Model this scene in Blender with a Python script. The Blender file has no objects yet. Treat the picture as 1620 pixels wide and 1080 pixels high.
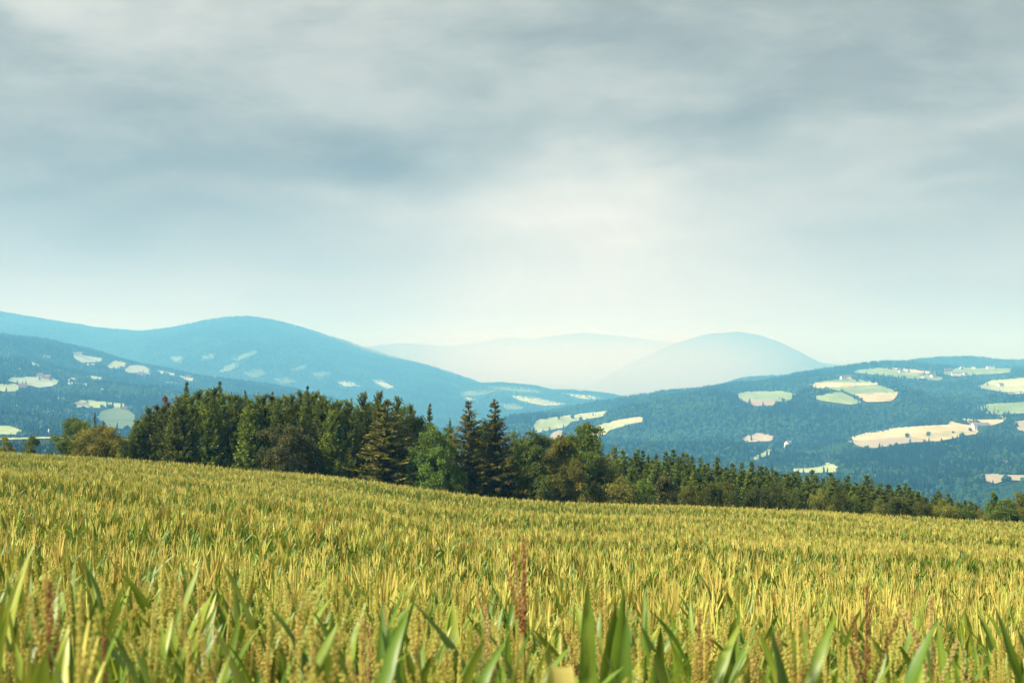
import bpy, math, random
import numpy as np
from mathutils import Vector
from mathutils.geometry import delaunay_2d_cdt

sc = bpy.context.scene
COL = sc.collection
R = math.radians

# ------------------------------------------------------------------ camera
F = 2250.0                       # focal length in pixels of the 1620 wide photograph (50 mm)
PITCH = math.atan(40 / F)        # eye level lies a little under the middle of the frame
cam = bpy.data.cameras.new('camera'); camo = bpy.data.objects.new('camera', cam); COL.objects.link(camo)
cam.sensor_width = 36; cam.lens = 50; cam.clip_start = 0.1; cam.clip_end = 120000
camo.location = (0, 0, 0); camo.rotation_euler = (math.pi / 2 + PITCH, 0, 0)
cam.dof.use_dof = True; cam.dof.focus_distance = 60; cam.dof.aperture_fstop = 4.5
sc.camera = camo

SUN_AZ, SUN_EL = R(-108), R(43)   # azimuth from +Y towards +X: high to the left
# ------------------------------------------------------------------ world
world = bpy.data.worlds.new('World'); sc.world = world; world.use_nodes = True
wn, wl = world.node_tree.nodes, world.node_tree.links
wn.clear()

class NB:
    """small node-building helper"""
    def __init__(s, tree): s.t = tree; s.n = tree.nodes; s.l = tree.links
    def put(s, sock, v):
        if isinstance(v, bpy.types.NodeSocket): s.l.new(v, sock)
        elif v is not None: sock.default_value = v
    def m(s, op, a, b=None, c=None, clamp=False):
        n = s.n.new('ShaderNodeMath'); n.operation = op; n.use_clamp = clamp
        for i, v in enumerate((a, b, c)): s.put(n.inputs[i], v)
        return n.outputs[0]
    def mix(s, f, a, b, blend='MIX'):
        n = s.n.new('ShaderNodeMix'); n.data_type = 'RGBA'; n.blend_type = blend
        s.put(n.inputs[0], f); s.put(n.inputs[6], a); s.put(n.inputs[7], b)
        return n.outputs[2]
    def noise(s, vec, scale, detail=4, rough=.5, dist=0):
        n = s.n.new('ShaderNodeTexNoise'); s.put(n.inputs['Vector'], vec)
        n.inputs['Scale'].default_value = scale; n.inputs['Detail'].default_value = detail
        n.inputs['Roughness'].default_value = rough; n.inputs['Distortion'].default_value = dist
        return n.outputs[0]
    def rng(s, v, a, b, c, d, smooth=False):
        n = s.n.new('ShaderNodeMapRange'); n.interpolation_type = 'SMOOTHSTEP' if smooth else 'LINEAR'
        for i, q in enumerate((v, a, b, c, d)): s.put(n.inputs[i], q)
        return n.outputs[0]
    def ramp(s, v, stops):
        n = s.n.new('ShaderNodeValToRGB'); s.put(n.inputs[0], v)
        e = n.color_ramp.elements
        while len(e) < len(stops): e.new(.5)
        for el, (p, c) in zip(e, stops): el.position = p; el.color = (*c, 1)
        return n.outputs[0]
    def xyz(s, x, y, z):
        n = s.n.new('ShaderNodeCombineXYZ'); s.put(n.inputs[0], x); s.put(n.inputs[1], y); s.put(n.inputs[2], z)
        return n.outputs[0]

nb = NB(world.node_tree)
tc = wn.new('ShaderNodeTexCoord'); sep = wn.new('ShaderNodeSeparateXYZ'); wl.new(tc.outputs['Generated'], sep.inputs[0])
dx, dy, dz = sep.outputs
az = nb.m('ARCTAN2', dx, dy)
flat = nb.xyz(dx, dy, nb.m('MULTIPLY', dz, 3.6))
wA = nb.noise(flat, 3.1, 2, .55); wB = nb.noise(nb.xyz(dy, dx, nb.m('MULTIPLY', dz, 4.2)), 4.3, 2, .55)
azw = nb.m('ADD', az, nb.m('MULTIPLY', nb.m('SUBTRACT', wA, .5), .16))
elw = nb.m('ADD', dz, nb.m('MULTIPLY', nb.m('SUBTRACT', wB, .5), .045))
cloud = nb.noise(flat, 3.0, 3, .5)
dxw = nb.m('ADD', dx, nb.m('MULTIPLY', wB, .07)); dzw = nb.m('ADD', dz, nb.m('MULTIPLY', wA, .03))
lump = nb.rng(nb.noise(nb.xyz(dxw, dy, nb.m('MULTIPLY', dzw, 3.2)), 4.8, 6, .55), .40, .62, -.5, .5, True)
roll = nb.rng(nb.noise(nb.xyz(dxw, dy, nb.m('MULTIPLY', dzw, 2.6)), 12.0, 5, .60), .36, .66, -.5, .5, True)
calm = nb.rng(dz, .06, .17, .22, 1.0, True)          # smooth rain-laden air low down, rolls of cloud above
val = nb.m('MULTIPLY', nb.m('SUBTRACT', cloud, .5), .34)
val = nb.m('MULTIPLY_ADD', calm, nb.m('ADD', nb.m('MULTIPLY', lump, .15), nb.m('MULTIPLY', roll, .12)), val)
val = nb.m('ADD', val, .435)
# the cloud banks, openings and the bright rain shaft: (px, py, half widths, amount) as directions in the sky
BANKS = [(690, 268, 150, 36, -.15), (560, 265, 230, 40, -.06), (740, 200, 260, 50, -.05), (620, 205, 330, 60, -.07), (420, 60, 420, 60, .02),
         (1480, 150, 330, 75, -.13), (60, 330, 330, 90, -.06), (190, 45, 170, 34, .13), (520, 185, 110, 24, .07), (900, 75, 420, 45, -.07),
         (1180, 70, 90, 30, .07), (1430, 225, 170, 26, .08), (1080, 160, 60, 14, .10), (560, 300, 90, 14, .10), (250, 430, 500, 55, .05),
         (920, 480, 260, 170, .27), (950, 330, 190, 90, .13), (1420, 500, 420, 95, .12), (1250, 330, 260, 90, .05), (700, 440, 160, 100, .08),
         (60, 515, 330, 40, .16), (420, 510, 260, 50, .08), (1480, 555, 420, 60, .12)]
for px, py, sx, sy, amp in BANKS:
    a0 = math.atan((px - 810) / F); e0 = (580 - py) / F
    ga = nb.m('MULTIPLY_ADD', azw, F / sx * .837, -a0 * F / sx * .837); ge = nb.m('MULTIPLY_ADD', elw, F / sy * .837, -e0 * F / sy * .837)
    g = nb.m('EXPONENT', nb.m('MULTIPLY', nb.m('MULTIPLY_ADD', ga, ga, nb.m('MULTIPLY', ge, ge)), -1.0))
    val = nb.m('MULTIPLY_ADD', g, amp, val)
# fine vertical streaks inside the falling rain
fall = nb.noise(nb.xyz(nb.m('MULTIPLY', azw, 1.0), nb.m('MULTIPLY', dz, .10), 0.0), 75.0, 3, .6)
shaft = nb.m('MULTIPLY', nb.rng(nb.m('ABSOLUTE', nb.m('SUBTRACT', az, .055)), .03, .15, 1, 0, True), nb.rng(dz, .06, .15, 1, 0, True))
val = nb.m('MULTIPLY_ADD', nb.m('MULTIPLY', nb.m('SUBTRACT', fall, .5), .16), shaft, val)
skycol = nb.ramp(val, [(0.0, (.094, .101, .094)), (.2, (.150, .161, .148)), (.4, (.216, .229, .210)), (.62, (.318, .326, .299)), (.85, (.435, .428, .390)), (1, (.52, .505, .46))])
sky = wn.new('ShaderNodeTexSky'); sky.sky_type = 'NISHITA'; sky.sun_disc = False
sky.sun_elevation = SUN_EL; sky.sun_rotation = SUN_AZ; sky.altitude = 600
skyb = nb.mix(1.0, sky.outputs[0], (.08, .08, .08, 1), 'MULTIPLY')
skyc = nb.mix(.99, skyb, skycol)          # closed cloud cover, a little of the blue behind it
bg = wn.new('ShaderNodeBackground'); wl.new(skyc, bg.inputs[0]); bg.inputs[1].default_value = 1.0
wo = wn.new('ShaderNodeOutputWorld'); wl.new(bg.outputs[0], wo.inputs[0])

# ------------------------------------------------------------------ sun through thin cloud
sun = bpy.data.lights.new('sun', 'SUN'); sun.energy = 4.8; sun.angle = R(10); sun.color = (1, .94, .82)
suno = bpy.data.objects.new('sun', sun); COL.objects.link(suno)
sd = Vector((math.sin(SUN_AZ) * math.cos(SUN_EL), math.cos(SUN_AZ) * math.cos(SUN_EL), math.sin(SUN_EL)))
suno.rotation_euler = sd.to_track_quat('Z', 'Y').to_euler(); suno.location = (-30, -20, 60)

# ------------------------------------------------------------------ exposure and render settings
vs = sc.view_settings; vs.view_transform = 'Standard'; vs.look = 'None'; vs.gamma = 1; vs.exposure = 1.0
cy = sc.cycles
cy.max_bounces = 5; cy.diffuse_bounces = 2; cy.glossy_bounces = 1; cy.transmission_bounces = 3; cy.volume_bounces = 3
cy.transparent_max_bounces = 6; cy.caustics_reflective = False; cy.caustics_refractive = False
cy.use_denoising = True

# ------------------------------------------------------------------ helpers
rs = np.random.RandomState(7)
random.seed(7)
def uv_of(px, py):
    X = (np.asarray(px, float) - 810) / F; Y = (540 - np.asarray(py, float)) / F
    f = math.cos(PITCH) - Y * math.sin(PITCH)
    return X / f, (math.sin(PITCH) + Y * math.cos(PITCH)) / f
def pix_of(x, y, z):
    f = y * math.cos(PITCH) + z * math.sin(PITCH); u = -y * math.sin(PITCH) + z * math.cos(PITCH)
    return 810 + F * x / f, 540 - F * u / f
def v_of(py): return uv_of(810, py)[1]

def noise2(x, y, seed=0):
    """gradient noise, about -1..1"""
    x = np.asarray(x, float); y = np.asarray(y, float)
    xi = np.floor(x).astype(np.int64); yi = np.floor(y).astype(np.int64); xf = x - xi; yf = y - yi
    def h(ix, iy):
        n = (ix * 374761393 + iy * 668265263 + seed * 982451653) & 0xffffffff
        n = ((n ^ (n >> 13)) * 1274126177) & 0xffffffff
        a = ((n ^ (n >> 16)) & 0xffff) / 65536.0 * 2 * math.pi
        return np.cos(a), np.sin(a)
    s = xf * xf * xf * (xf * (xf * 6 - 15) + 10); t = yf * yf * yf * (yf * (yf * 6 - 15) + 10)
    def d(ix, iy, ox, oy):
        c, q = h(ix, iy); return c * ox + q * oy
    a = d(xi, yi, xf, yf); b = d(xi + 1, yi, xf - 1, yf); c = d(xi, yi + 1, xf, yf - 1); e = d(xi + 1, yi + 1, xf - 1, yf - 1)
    return ((a + (b - a) * s) * (1 - t) + (c + (e - c) * s) * t) * 1.5
def fbm(x, y, o=4, seed=0):
    r = 0; a = 1; n = 0
    for k in range(o):
        r = r + a * noise2(x * 2 ** k, y * 2 ** k, seed + k); n += a; a *= .5
    return r / n
def sstep(a, b, x):
    t = np.clip((np.asarray(x, float) - a) / (b - a), 0, 1); return t * t * (3 - 2 * t)

def mesh_np(name, V, Q=None, T=None, mats=(), smooth=False, tone=None, mi=None):
    V = np.asarray(V, np.float32); me = bpy.data.meshes.new(name)
    nq = 0 if Q is None else len(Q); nt = 0 if T is None else len(T)
    me.vertices.add(len(V)); me.vertices.foreach_set('co', V.ravel())
    idx = []; 
    if nq: idx.append(np.asarray(Q, np.int32).ravel())
    if nt: idx.append(np.asarray(T, np.int32).ravel())
    if idx:
        idx = np.concatenate(idx); me.loops.add(len(idx)); me.loops.foreach_set('vertex_index', idx)
        me.polygons.add(nq + nt)
        st = np.concatenate([np.arange(nq) * 4, nq * 4 + np.arange(nt) * 3]).astype(np.int32)
        me.polygons.foreach_set('loop_start', st)
        me.polygons.foreach_set('use_smooth', np.full(nq + nt, smooth))
        if mi is not None: me.polygons.foreach_set('material_index', np.asarray(mi, np.int32))
    for m in mats: me.materials.append(m)
    if tone is not None:
        at = me.attributes.new('tone', 'FLOAT', 'POINT'); at.data.foreach_set('value', np.asarray(tone, np.float32))
    me.update(calc_edges=True)
    return me
class Geo:
    """collects vertices, quads and triangles"""
    def __init__(s): s.V = []; s.Q = []; s.T = []; s.tone = []; s.n = 0; s.qm = []; s.tm = []
    def add(s, V, Q=None, T=None, tone=0.5, m=0):
        V = np.asarray(V, float).reshape(-1, 3); s.V.append(V)
        if Q is not None and len(Q): s.Q.append(np.asarray(Q, int).reshape(-1, 4) + s.n); s.qm.append(np.full(len(s.Q[-1]), m))
        if T is not None and len(T): s.T.append(np.asarray(T, int).reshape(-1, 3) + s.n); s.tm.append(np.full(len(s.T[-1]), m))
        s.tone.append(np.broadcast_to(np.asarray(tone, float), (len(V),))); s.n += len(V)
    def mesh(s, name, mats, smooth=False):
        qm = np.concatenate(s.qm) if s.qm else np.zeros(0); tm = np.concatenate(s.tm) if s.tm else np.zeros(0)
        return mesh_np(name, np.concatenate(s.V), np.concatenate(s.Q) if s.Q else None, np.concatenate(s.T) if s.T else None,
                       mats, smooth, np.concatenate(s.tone), np.concatenate([qm, tm]))
    def box(s, c, d, rz=0, m=0):
        c = np.array(c, float); d = np.array(d, float) / 2
        P = np.array([(x, y, z) for z in (-1, 1) for y in (-1, 1) for x in (-1, 1)], float) * d
        ca, sa = math.cos(rz), math.sin(rz); P = np.stack([P[:, 0] * ca - P[:, 1] * sa, P[:, 0] * sa + P[:, 1] * ca, P[:, 2]], 1) + c
        s.add(P, [(0, 2, 3, 1), (4, 5, 7, 6), (0, 1, 5, 4), (2, 6, 7, 3), (0, 4, 6, 2), (1, 3, 7, 5)], m=m)
    def tube(s, P, rad, k=6, tone=.5, m=0, cap=True):
        P = np.asarray(P, float); n = len(P); rad = np.broadcast_to(np.asarray(rad, float), (n,))
        D = np.gradient(P, axis=0); D /= np.linalg.norm(D, axis=1)[:, None] + 1e-9
        ref = np.where(np.abs(D[:, 2:3]) > .9, np.array([[1., 0, 0]]), np.array([[0, 0, 1.]]))
        A = np.cross(D, ref); A /= np.linalg.norm(A, axis=1)[:, None] + 1e-9; B = np.cross(D, A)
        an = np.arange(k) / k * 2 * math.pi
        V = P[:, None] + rad[:, None, None] * (np.cos(an)[None, :, None] * A[:, None] + np.sin(an)[None, :, None] * B[:, None])
        i = np.arange(n - 1)[:, None] * k; j = np.arange(k)[None]; j2 = (j + 1) % k
        Q = np.stack([i + j, i + j2, i + k + j2, i + k + j], -1).reshape(-1, 4)
        s.add(V.reshape(-1, 3), Q, tone=tone, m=m)
    def cards(s, P, D, W, tone, m=0, bend=.12):
        """pointed leaf or twig shapes: base P, direction*length D, half width vector W"""
        P = np.asarray(P); D = np.asarray(D); W = np.asarray(W); n = len(P)
        N = np.cross(D, W); N /= np.linalg.norm(N, axis=1)[:, None] + 1e-9
        L = np.linalg.norm(D, axis=1)[:, None]
        V = np.stack([P, P + D * .5 - W + N * L * bend, P + D, P + D * .5 + W + N * L * bend], 1).reshape(-1, 3)
        Q = np.arange(n * 4).reshape(-1, 4)
        s.add(V, Q, tone=np.repeat(tone, 4), m=m)

def link(name, me, parent=None, loc=None, rz=0, scale=None):
    o = bpy.data.objects.new(name, me); COL.objects.link(o)
    if parent is not None: o.parent = parent
    if loc is not None: o.location = loc
    if rz: o.rotation_euler = (0, 0, rz)
    if scale is not None: o.scale = scale
    return o
def tag(o, label=None, cat=None, group=None, kind=None):
    if label: o['label'] = label
    if cat: o['category'] = cat
    if group: o['group'] = group
    if kind: o['kind'] = kind
    return o

def foliage_mat(name, cols, trans=.3, rough=.6, nscale=.5, hue=.04, spec=.25, tw=.55):
    """leaf material: tone attribute, per-object variation and patchy noise; thin leaves let light through"""
    m = bpy.data.materials.new(name); m.use_nodes = True; t = m.node_tree; b = NB(t); t.nodes.clear()
    at = t.nodes.new('ShaderNodeAttribute'); at.attribute_name = 'tone'
    oi = t.nodes.new('ShaderNodeObjectInfo'); geo = t.nodes.new('ShaderNodeNewGeometry')
    n = b.noise(geo.outputs['Position'], nscale, 3, .6)
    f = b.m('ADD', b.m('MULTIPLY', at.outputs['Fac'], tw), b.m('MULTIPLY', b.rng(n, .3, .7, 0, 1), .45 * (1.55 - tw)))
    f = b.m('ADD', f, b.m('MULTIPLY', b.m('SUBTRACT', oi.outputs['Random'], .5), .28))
    k = len(cols); c = b.ramp(f, [(i / (k - 1), q) for i, q in enumerate(cols)])
    hs = t.nodes.new('ShaderNodeHueSaturation'); b.put(hs.inputs['Color'], c)
    b.put(hs.inputs['Hue'], b.m('ADD', .5, b.m('MULTIPLY', b.m('SUBTRACT', oi.outputs['Random'], .5), hue)))
    p = t.nodes.new('ShaderNodeBsdfPrincipled'); b.put(p.inputs['Base Color'], hs.outputs[0]); p.inputs['Roughness'].default_value = rough
    p.inputs['Specular IOR Level'].default_value = spec
    tr = t.nodes.new('ShaderNodeBsdfTranslucent'); b.put(tr.inputs[0], b.mix(.5, hs.outputs[0], (.30, .34, .05, 1)))
    mx = t.nodes.new('ShaderNodeMixShader'); mx.inputs[0].default_value = trans
    t.links.new(p.outputs[0], mx.inputs[1]); t.links.new(tr.outputs[0], mx.inputs[2])
    o = t.nodes.new('ShaderNodeOutputMaterial'); t.links.new(mx.outputs[0], o.inputs[0])
    return m
def surf_mat(name, cols, scale=.02, detail=5, rough=.9, bump=0, bscale=1, stretch=(1, 1, 1), obj=False):
    m = bpy.data.materials.new(name); m.use_nodes = True; t = m.node_tree; b = NB(t); t.nodes.clear()
    if obj:
        g = t.nodes.new('ShaderNodeTexCoord').outputs['Object']
    else:
        g = t.nodes.new('ShaderNodeNewGeometry').outputs['Position']
    mp = t.nodes.new('ShaderNodeMapping'); t.links.new(g, mp.inputs[0]); mp.inputs['Scale'].default_value = stretch
    n = b.noise(mp.outputs[0], scale, detail, .6, .3); f = b.rng(n, .3, .7, 0, 1)
    k = len(cols); c = b.ramp(f, [(i / max(1, k - 1), q) for i, q in enumerate(cols)])
    p = t.nodes.new('ShaderNodeBsdfPrincipled'); b.put(p.inputs['Base Color'], c); p.inputs['Roughness'].default_value = rough
    p.inputs['Specular IOR Level'].default_value = .2
    if bump:
        bp = t.nodes.new('ShaderNodeBump'); bp.inputs['Strength'].default_value = 1; bp.inputs['Distance'].default_value = bump
        b.put(bp.inputs['Height'], b.noise(mp.outputs[0], bscale, 4, .6)); t.links.new(bp.outputs[0], p.inputs['Normal'])
    o = t.nodes.new('ShaderNodeOutputMaterial'); t.links.new(p.outputs[0], o.inputs[0])
    return m

def field_mat(name, cols, ang, scale=.006):
    m = bpy.data.materials.new(name); m.use_nodes = True; t = m.node_tree; b = NB(t); t.nodes.clear()
    g = t.nodes.new('ShaderNodeNewGeometry').outputs['Position']
    mp = t.nodes.new('ShaderNodeMapping'); t.links.new(g, mp.inputs[0]); mp.inputs['Rotation'].default_value = (0, 0, ang); mp.inputs['Scale'].default_value = (1, .12, 1)
    n1 = b.noise(g, scale, 5, .6, .5); n2 = b.noise(mp.outputs[0], .05, 3, .6)
    f = b.m('ADD', b.m('MULTIPLY', b.rng(n1, .3, .7, 0, 1), .65), b.m('MULTIPLY', b.rng(n2, .35, .65, 0, 1), .35))
    k = len(cols); c = b.ramp(f, [(i / (k - 1), q) for i, q in enumerate(cols)])
    p = t.nodes.new('ShaderNodeBsdfPrincipled'); b.put(p.inputs['Base Color'], c); p.inputs['Roughness'].default_value = .95; p.inputs['Specular IOR Level'].default_value = .1
    o = t.nodes.new('ShaderNodeOutputMaterial'); t.links.new(p.outputs[0], o.inputs[0])
    return m
def scatter(name, pts, rot, scl, var, variants, mats=()):
    """one object whose vertices carry copies of the variant meshes (geometry nodes)"""
    me = mesh_np(name, pts)
    a = me.attributes.new('rot', 'FLOAT_VECTOR', 'POINT'); a.data.foreach_set('vector', np.asarray(rot, np.float32).ravel())
    a = me.attributes.new('scl', 'FLOAT_VECTOR', 'POINT'); a.data.foreach_set('vector', np.asarray(scl, np.float32).ravel())
    a = me.attributes.new('var', 'INT', 'POINT'); a.data.foreach_set('value', np.asarray(var, np.int32))
    for m in mats: me.materials.append(m)
    o = link(name, me)
    g = bpy.data.node_groups.new(name + '_scatter', 'GeometryNodeTree')
    g.interface.new_socket('Geometry', in_out='INPUT', socket_type='NodeSocketGeometry')
    g.interface.new_socket('Geometry', in_out='OUTPUT', socket_type='NodeSocketGeometry')
    gi = g.nodes.new('NodeGroupInput'); go = g.nodes.new('NodeGroupOutput'); jn = g.nodes.new('GeometryNodeJoinGeometry')
    def attr(n, ty):
        q = g.nodes.new('GeometryNodeInputNamedAttribute'); q.data_type = ty; q.inputs[0].default_value = n; return q.outputs[0]
    ra, sa, va = attr('rot', 'FLOAT_VECTOR'), attr('scl', 'FLOAT_VECTOR'), attr('var', 'INT')
    er = g.nodes.new('FunctionNodeEulerToRotation'); g.links.new(ra, er.inputs[0])
    for i, vme in enumerate(variants):
        src = bpy.data.objects.new(vme.name, vme)
        oi = g.nodes.new('GeometryNodeObjectInfo'); oi.inputs[0].default_value = src; oi.inputs[1].default_value = False
        cp = g.nodes.new('FunctionNodeCompare'); cp.data_type = 'INT'; cp.operation = 'EQUAL'
        g.links.new(va, cp.inputs[2]); cp.inputs[3].default_value = i
        ip = g.nodes.new('GeometryNodeInstanceOnPoints')
        g.links.new(gi.outputs[0], ip.inputs['Points']); g.links.new(cp.outputs[0], ip.inputs['Selection'])
        g.links.new(oi.outputs['Geometry'], ip.inputs['Instance']); g.links.new(er.outputs[0], ip.inputs['Rotation'])
        g.links.new(sa, ip.inputs['Scale']); g.links.new(ip.outputs[0], jn.inputs[0])
    g.links.new(jn.outputs[0], go.inputs[0])
    md = o.modifiers.new('scatter', 'NODES'); md.node_group = g
    return o

# ================================================================== GROUND: the maize field's slope and the fall behind it
EDGE_Y = 140.0
_epx = np.array([-700, -300, 0, 200, 430, 520, 600, 690, 780, 880, 1040, 1300, 1620, 1950, 2400])
_epy = np.array([690, 700, 712, 724, 741, 750, 761, 778, 789, 794, 797, 807, 825, 845, 870])
_eu = np.array([uv_of(p, 780)[0] for p in _epx]); _ev = np.array([v_of(q) for q in _epy])
_ud = np.linspace(-1.2, 1.2, 1201); _vd = np.interp(_ud, _eu, _ev)
_k = np.exp(-np.linspace(-2, 2, 61) ** 2); _k /= _k.sum(); _vd = np.convolve(np.pad(_vd, 30, 'edge'), _k, 'valid')
_V0 = float(np.interp(0.0, _ud, _vd))
_dy = np.array([-30, 0, 3, 5, 10, 18, 27, 40, 60, 80, 110, 140, 200])
_dz = np.array([-2.6, .35, .74, 1.02, 1.70, 2.74, 3.75, 5.0, 6.75, 8.45, 10.95, 140 * -_V0, 140 * -_V0 + 5.0])
CORN_H = 2.3
def corn_top(x, y):
    """mean height of the tassel tips over the field"""
    x = np.asarray(x, float); y = np.asarray(y, float)
    ys = np.clip(y, -30, 200)
    # smooth the drop by averaging three samples
    d = (np.interp(ys - 3 * sstep(3, 20, ys), _dy, _dz) + np.interp(ys, _dy, _dz) + np.interp(ys + 3 * sstep(3, 20, ys), _dy, _dz)) / 3
    dv = np.interp(x / np.maximum(y, 8), _ud, _vd) - _V0
    und = .27 * np.sin(y * .27 + x * .045 + 1.3 * noise2(x * .03, y * .05, 3)) * sstep(6, 40, y) * (1 - sstep(120, 140, y)) + .30 * noise2(x * .05, y * .045, 5) * sstep(10, 40, y) * (1 - sstep(125, 140, y))
    return -d + dv * np.maximum(y, 8) * sstep(-20, 8, y) + und
def ground_z(x, y):
    x = np.asarray(x, float); y = np.asarray(y, float)
    yc = np.minimum(y, EDGE_Y)
    xe = np.where(y > EDGE_Y, x / np.maximum(y, 1) * EDGE_Y, x)
    z = corn_top(xe, yc) - CORN_H
    e = np.maximum(y - EDGE_Y, 0)
    return z - (.13 * e + .05 * np.maximum(e - 60, 0)) * (1 - sstep(200, 1500, e)) - sstep(200, 1500, e) * 215

M_soil = surf_mat('soil', [(.05, .04, .022), (.09, .07, .035)], 3, 5, bump=.03, bscale=9)
M_grass = surf_mat('rough_grass', [(.05, .075, .018), (.10, .12, .03)], .6, 6, bump=.1, bscale=2)
def grid_mesh(name, U, Y, zf, mat):
    """U: columns x/y, Y: depths"""
    uu, yy = np.meshgrid(U, Y); xx = uu * np.maximum(yy, 20)
    V = np.stack([xx, yy, zf(xx, yy)], -1).reshape(-1, 3); nu = len(U)
    i = np.arange(len(Y) - 1)[:, None] * nu + np.arange(nu - 1)[None]
    Q = np.stack([i, i + 1, i + nu + 1, i + nu], -1).reshape(-1, 4)
    return mesh_np(name, V, Q, mats=[mat], smooth=True)
gy = np.concatenate([np.linspace(-25, 20, 24), np.linspace(22, EDGE_Y + 2, 60)])
tag(link('field_ground', grid_mesh('field_ground', np.linspace(-1.1, 1.1, 120), gy, ground_z, M_soil)), 'brown soil slope under the maize field', 'ground', kind='structure')
gy = np.concatenate([np.linspace(EDGE_Y + 2, 420, 60), np.linspace(440, 2600, 40)])
tag(link('valley_slope', grid_mesh('valley_slope', np.linspace(-1.1, 1.1, 120), gy, lambda x, y: ground_z(x, y) - .02, M_grass)), 'grassy slope falling into the valley behind the maize field', 'ground', kind='structure')

# ================================================================== HILLS AND MOUNTAINS
class Hill:
    def __init__(s, name, crest, toe, amp, nscale, seed, pw=1.0, back=1500, drop=250, lower=0):
        s.name = name; s.amp = amp; s.ns = nscale; s.seed = seed; s.pw = pw; s.back = back; s.dropb = drop
        c = np.array(crest, float); t = np.array(toe, float)
        s.ud = np.linspace(-1.0, 1.0, 1601)
        def smooth(a, w=9):
            k = np.hanning(w + 2)[1:-1]; k /= k.sum(); return np.convolve(np.pad(a, w // 2, 'edge'), k, 'valid')
        cu = np.array([uv_of(a, b)[0] for a, b, _ in c]); tu = np.array([uv_of(a, b)[0] for a, b, _ in t])
        s.yc = smooth(np.interp(s.ud, cu, c[:, 2]), 41); s.yt = smooth(np.interp(s.ud, tu, t[:, 2]), 41)
        s.zc = smooth(np.interp(s.ud, cu, v_of(c[:, 1])), 15) * s.yc - lower
        s.zc = s.zc + s.yc / F * (.9 * noise2(s.ud * 90, s.ud * 0 + seed, seed) + .6 * noise2(s.ud * 260, s.ud * 0 + seed, seed + 1))   # uneven treeline
        s.zt = smooth(np.interp(s.ud, tu, v_of(t[:, 1])), 41) * s.yt
    def par(s, x, y):
        u = np.clip(x / y, -1, 1)
        yc, yt, zc, zt = (np.interp(u, s.ud, a) for a in (s.yc, s.yt, s.zc, s.zt))
        return (y - yt) / (yc - yt), yc, zc, zt
    def z(s, x, y):
        x = np.asarray(x, float); y = np.asarray(y, float)
        t, yc, zc, zt = s.par(x, y); tc_ = np.clip(t, 0, 1)
        p = tc_ ** s.pw; p = p * .75 + .25 * tc_ * tc_ * (3 - 2 * tc_)
        z = zt + (zc - zt) * p
        n = fbm(x / s.ns, y / s.ns * .8, 4, s.seed); r = 1 - np.abs(fbm(x / s.ns * .7, y / s.ns * .35, 3, s.seed + 9))
        w = np.clip(4 * tc_ * (1 - tc_), 0, 1) ** .7
        z = z + s.amp * w * (n * .8 + (r - .75) * .9)
        e = np.maximum(y - yc, 0)
        z = z - s.dropb * sstep(0, s.back, e) + s.amp * .3 * sstep(0, s.back * .3, e) * n
        return z - 60 * sstep(0, -.05, t)
    def build(s, mat, label, px0=-500, px1=2120, nu=420, ny=110, cat='hill'):
        U = np.linspace((px0 - 810) / F, (px1 - 810) / F, nu); tt = np.concatenate([np.linspace(-.06, 1.0, ny), 1 + np.linspace(.02, 1, 14) ** 1.3])
        yc = np.interp(U, s.ud, s.yc); yt = np.interp(U, s.ud, s.yt)
        Y = np.where(tt[:, None] <= 1, yt + (yc - yt) * tt[:, None], yc + (tt[:, None] - 1) * s.back)
        X = U[None] * Y; V = np.stack([X, Y, s.z(X, Y)], -1).reshape(-1, 3)
        i = np.arange(len(tt) - 1)[:, None] * nu + np.arange(nu - 1)[None]
        Q = np.stack([i, i + 1, i + nu + 1, i + nu], -1).reshape(-1, 4)
        s.obj = tag(link(s.name, mesh_np(s.name, V, Q, mats=[mat], smooth=True)), label, cat, kind='structure'); return s
    def hit(s, px, py):
        """where the line of sight of a pixel meets the front of this hill"""
        u, v = uv_of(px, py); u = float(u); v = float(v)
        yt = np.interp(u, s.ud, s.yt); yc = np.interp(u, s.ud, s.yc)
        ys = np.linspace(yt * .97, yc, 700); zs = s.z(u * ys, ys) / ys
        k = np.nonzero(zs >= v)[0]
        y = ys[k[0]] if len(k) else ys[np.argmax(zs)]
        return np.array([u * y, y, float(s.z(u * y, y))])

M_forest = surf_mat('forest_floor', [(.005, .015, .007), (.011, .028, .010), (.018, .038, .014)], .006, 6)
M_far = surf_mat('far_forest', [(.018, .032, .012), (.030, .050, .016), (.055, .08, .025)], .0035, 8, bump=12, bscale=.02)

RB = Hill('hill', [(-500, 700, 4300), (600, 690, 4300), (700, 680, 4400), (780, 668, 4500), (840, 656, 4600), (900, 644, 4700), (980, 630, 4800), (1050, 619, 4900), (1110, 614, 5000), (1200, 605, 5200),
                   (1260, 590, 5400), (1330, 580, 5600), (1400, 574, 5800), (1450, 577, 6000), (1520, 579, 6200), (1620, 580, 6300), (1800, 585, 6300), (2200, 600, 6300)],
          [(-500, 760, 2000), (500, 775, 2000), (1200, 800, 2150), (2200, 810, 2200)], 100, 640, 11, .86, lower=9)
RB.build(M_forest, 'wooded blue hill with pale clearings filling the right', 420, 2120, 330, 140)
FS = Hill('hill', [(400, 850, 2200), (1000, 830, 2300), (1100, 785, 2550), (1180, 741, 2800), (1230, 722, 2950), (1310, 694, 3150), (1360, 672, 3350), (1420, 660, 3550), (1500, 636, 3850), (1560, 627, 3950),
                   (1620, 622, 4000), (1750, 615, 4000), (2200, 610, 4000)],
          [(400, 870, 1500), (1200, 850, 1500), (2200, 860, 1500)], 36, 420, 23, .92, back=700, drop=110, lower=9)
FS.build(M_forest, 'near wooded spur with a long straw field at right', 980, 2120, 300, 120)
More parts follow.
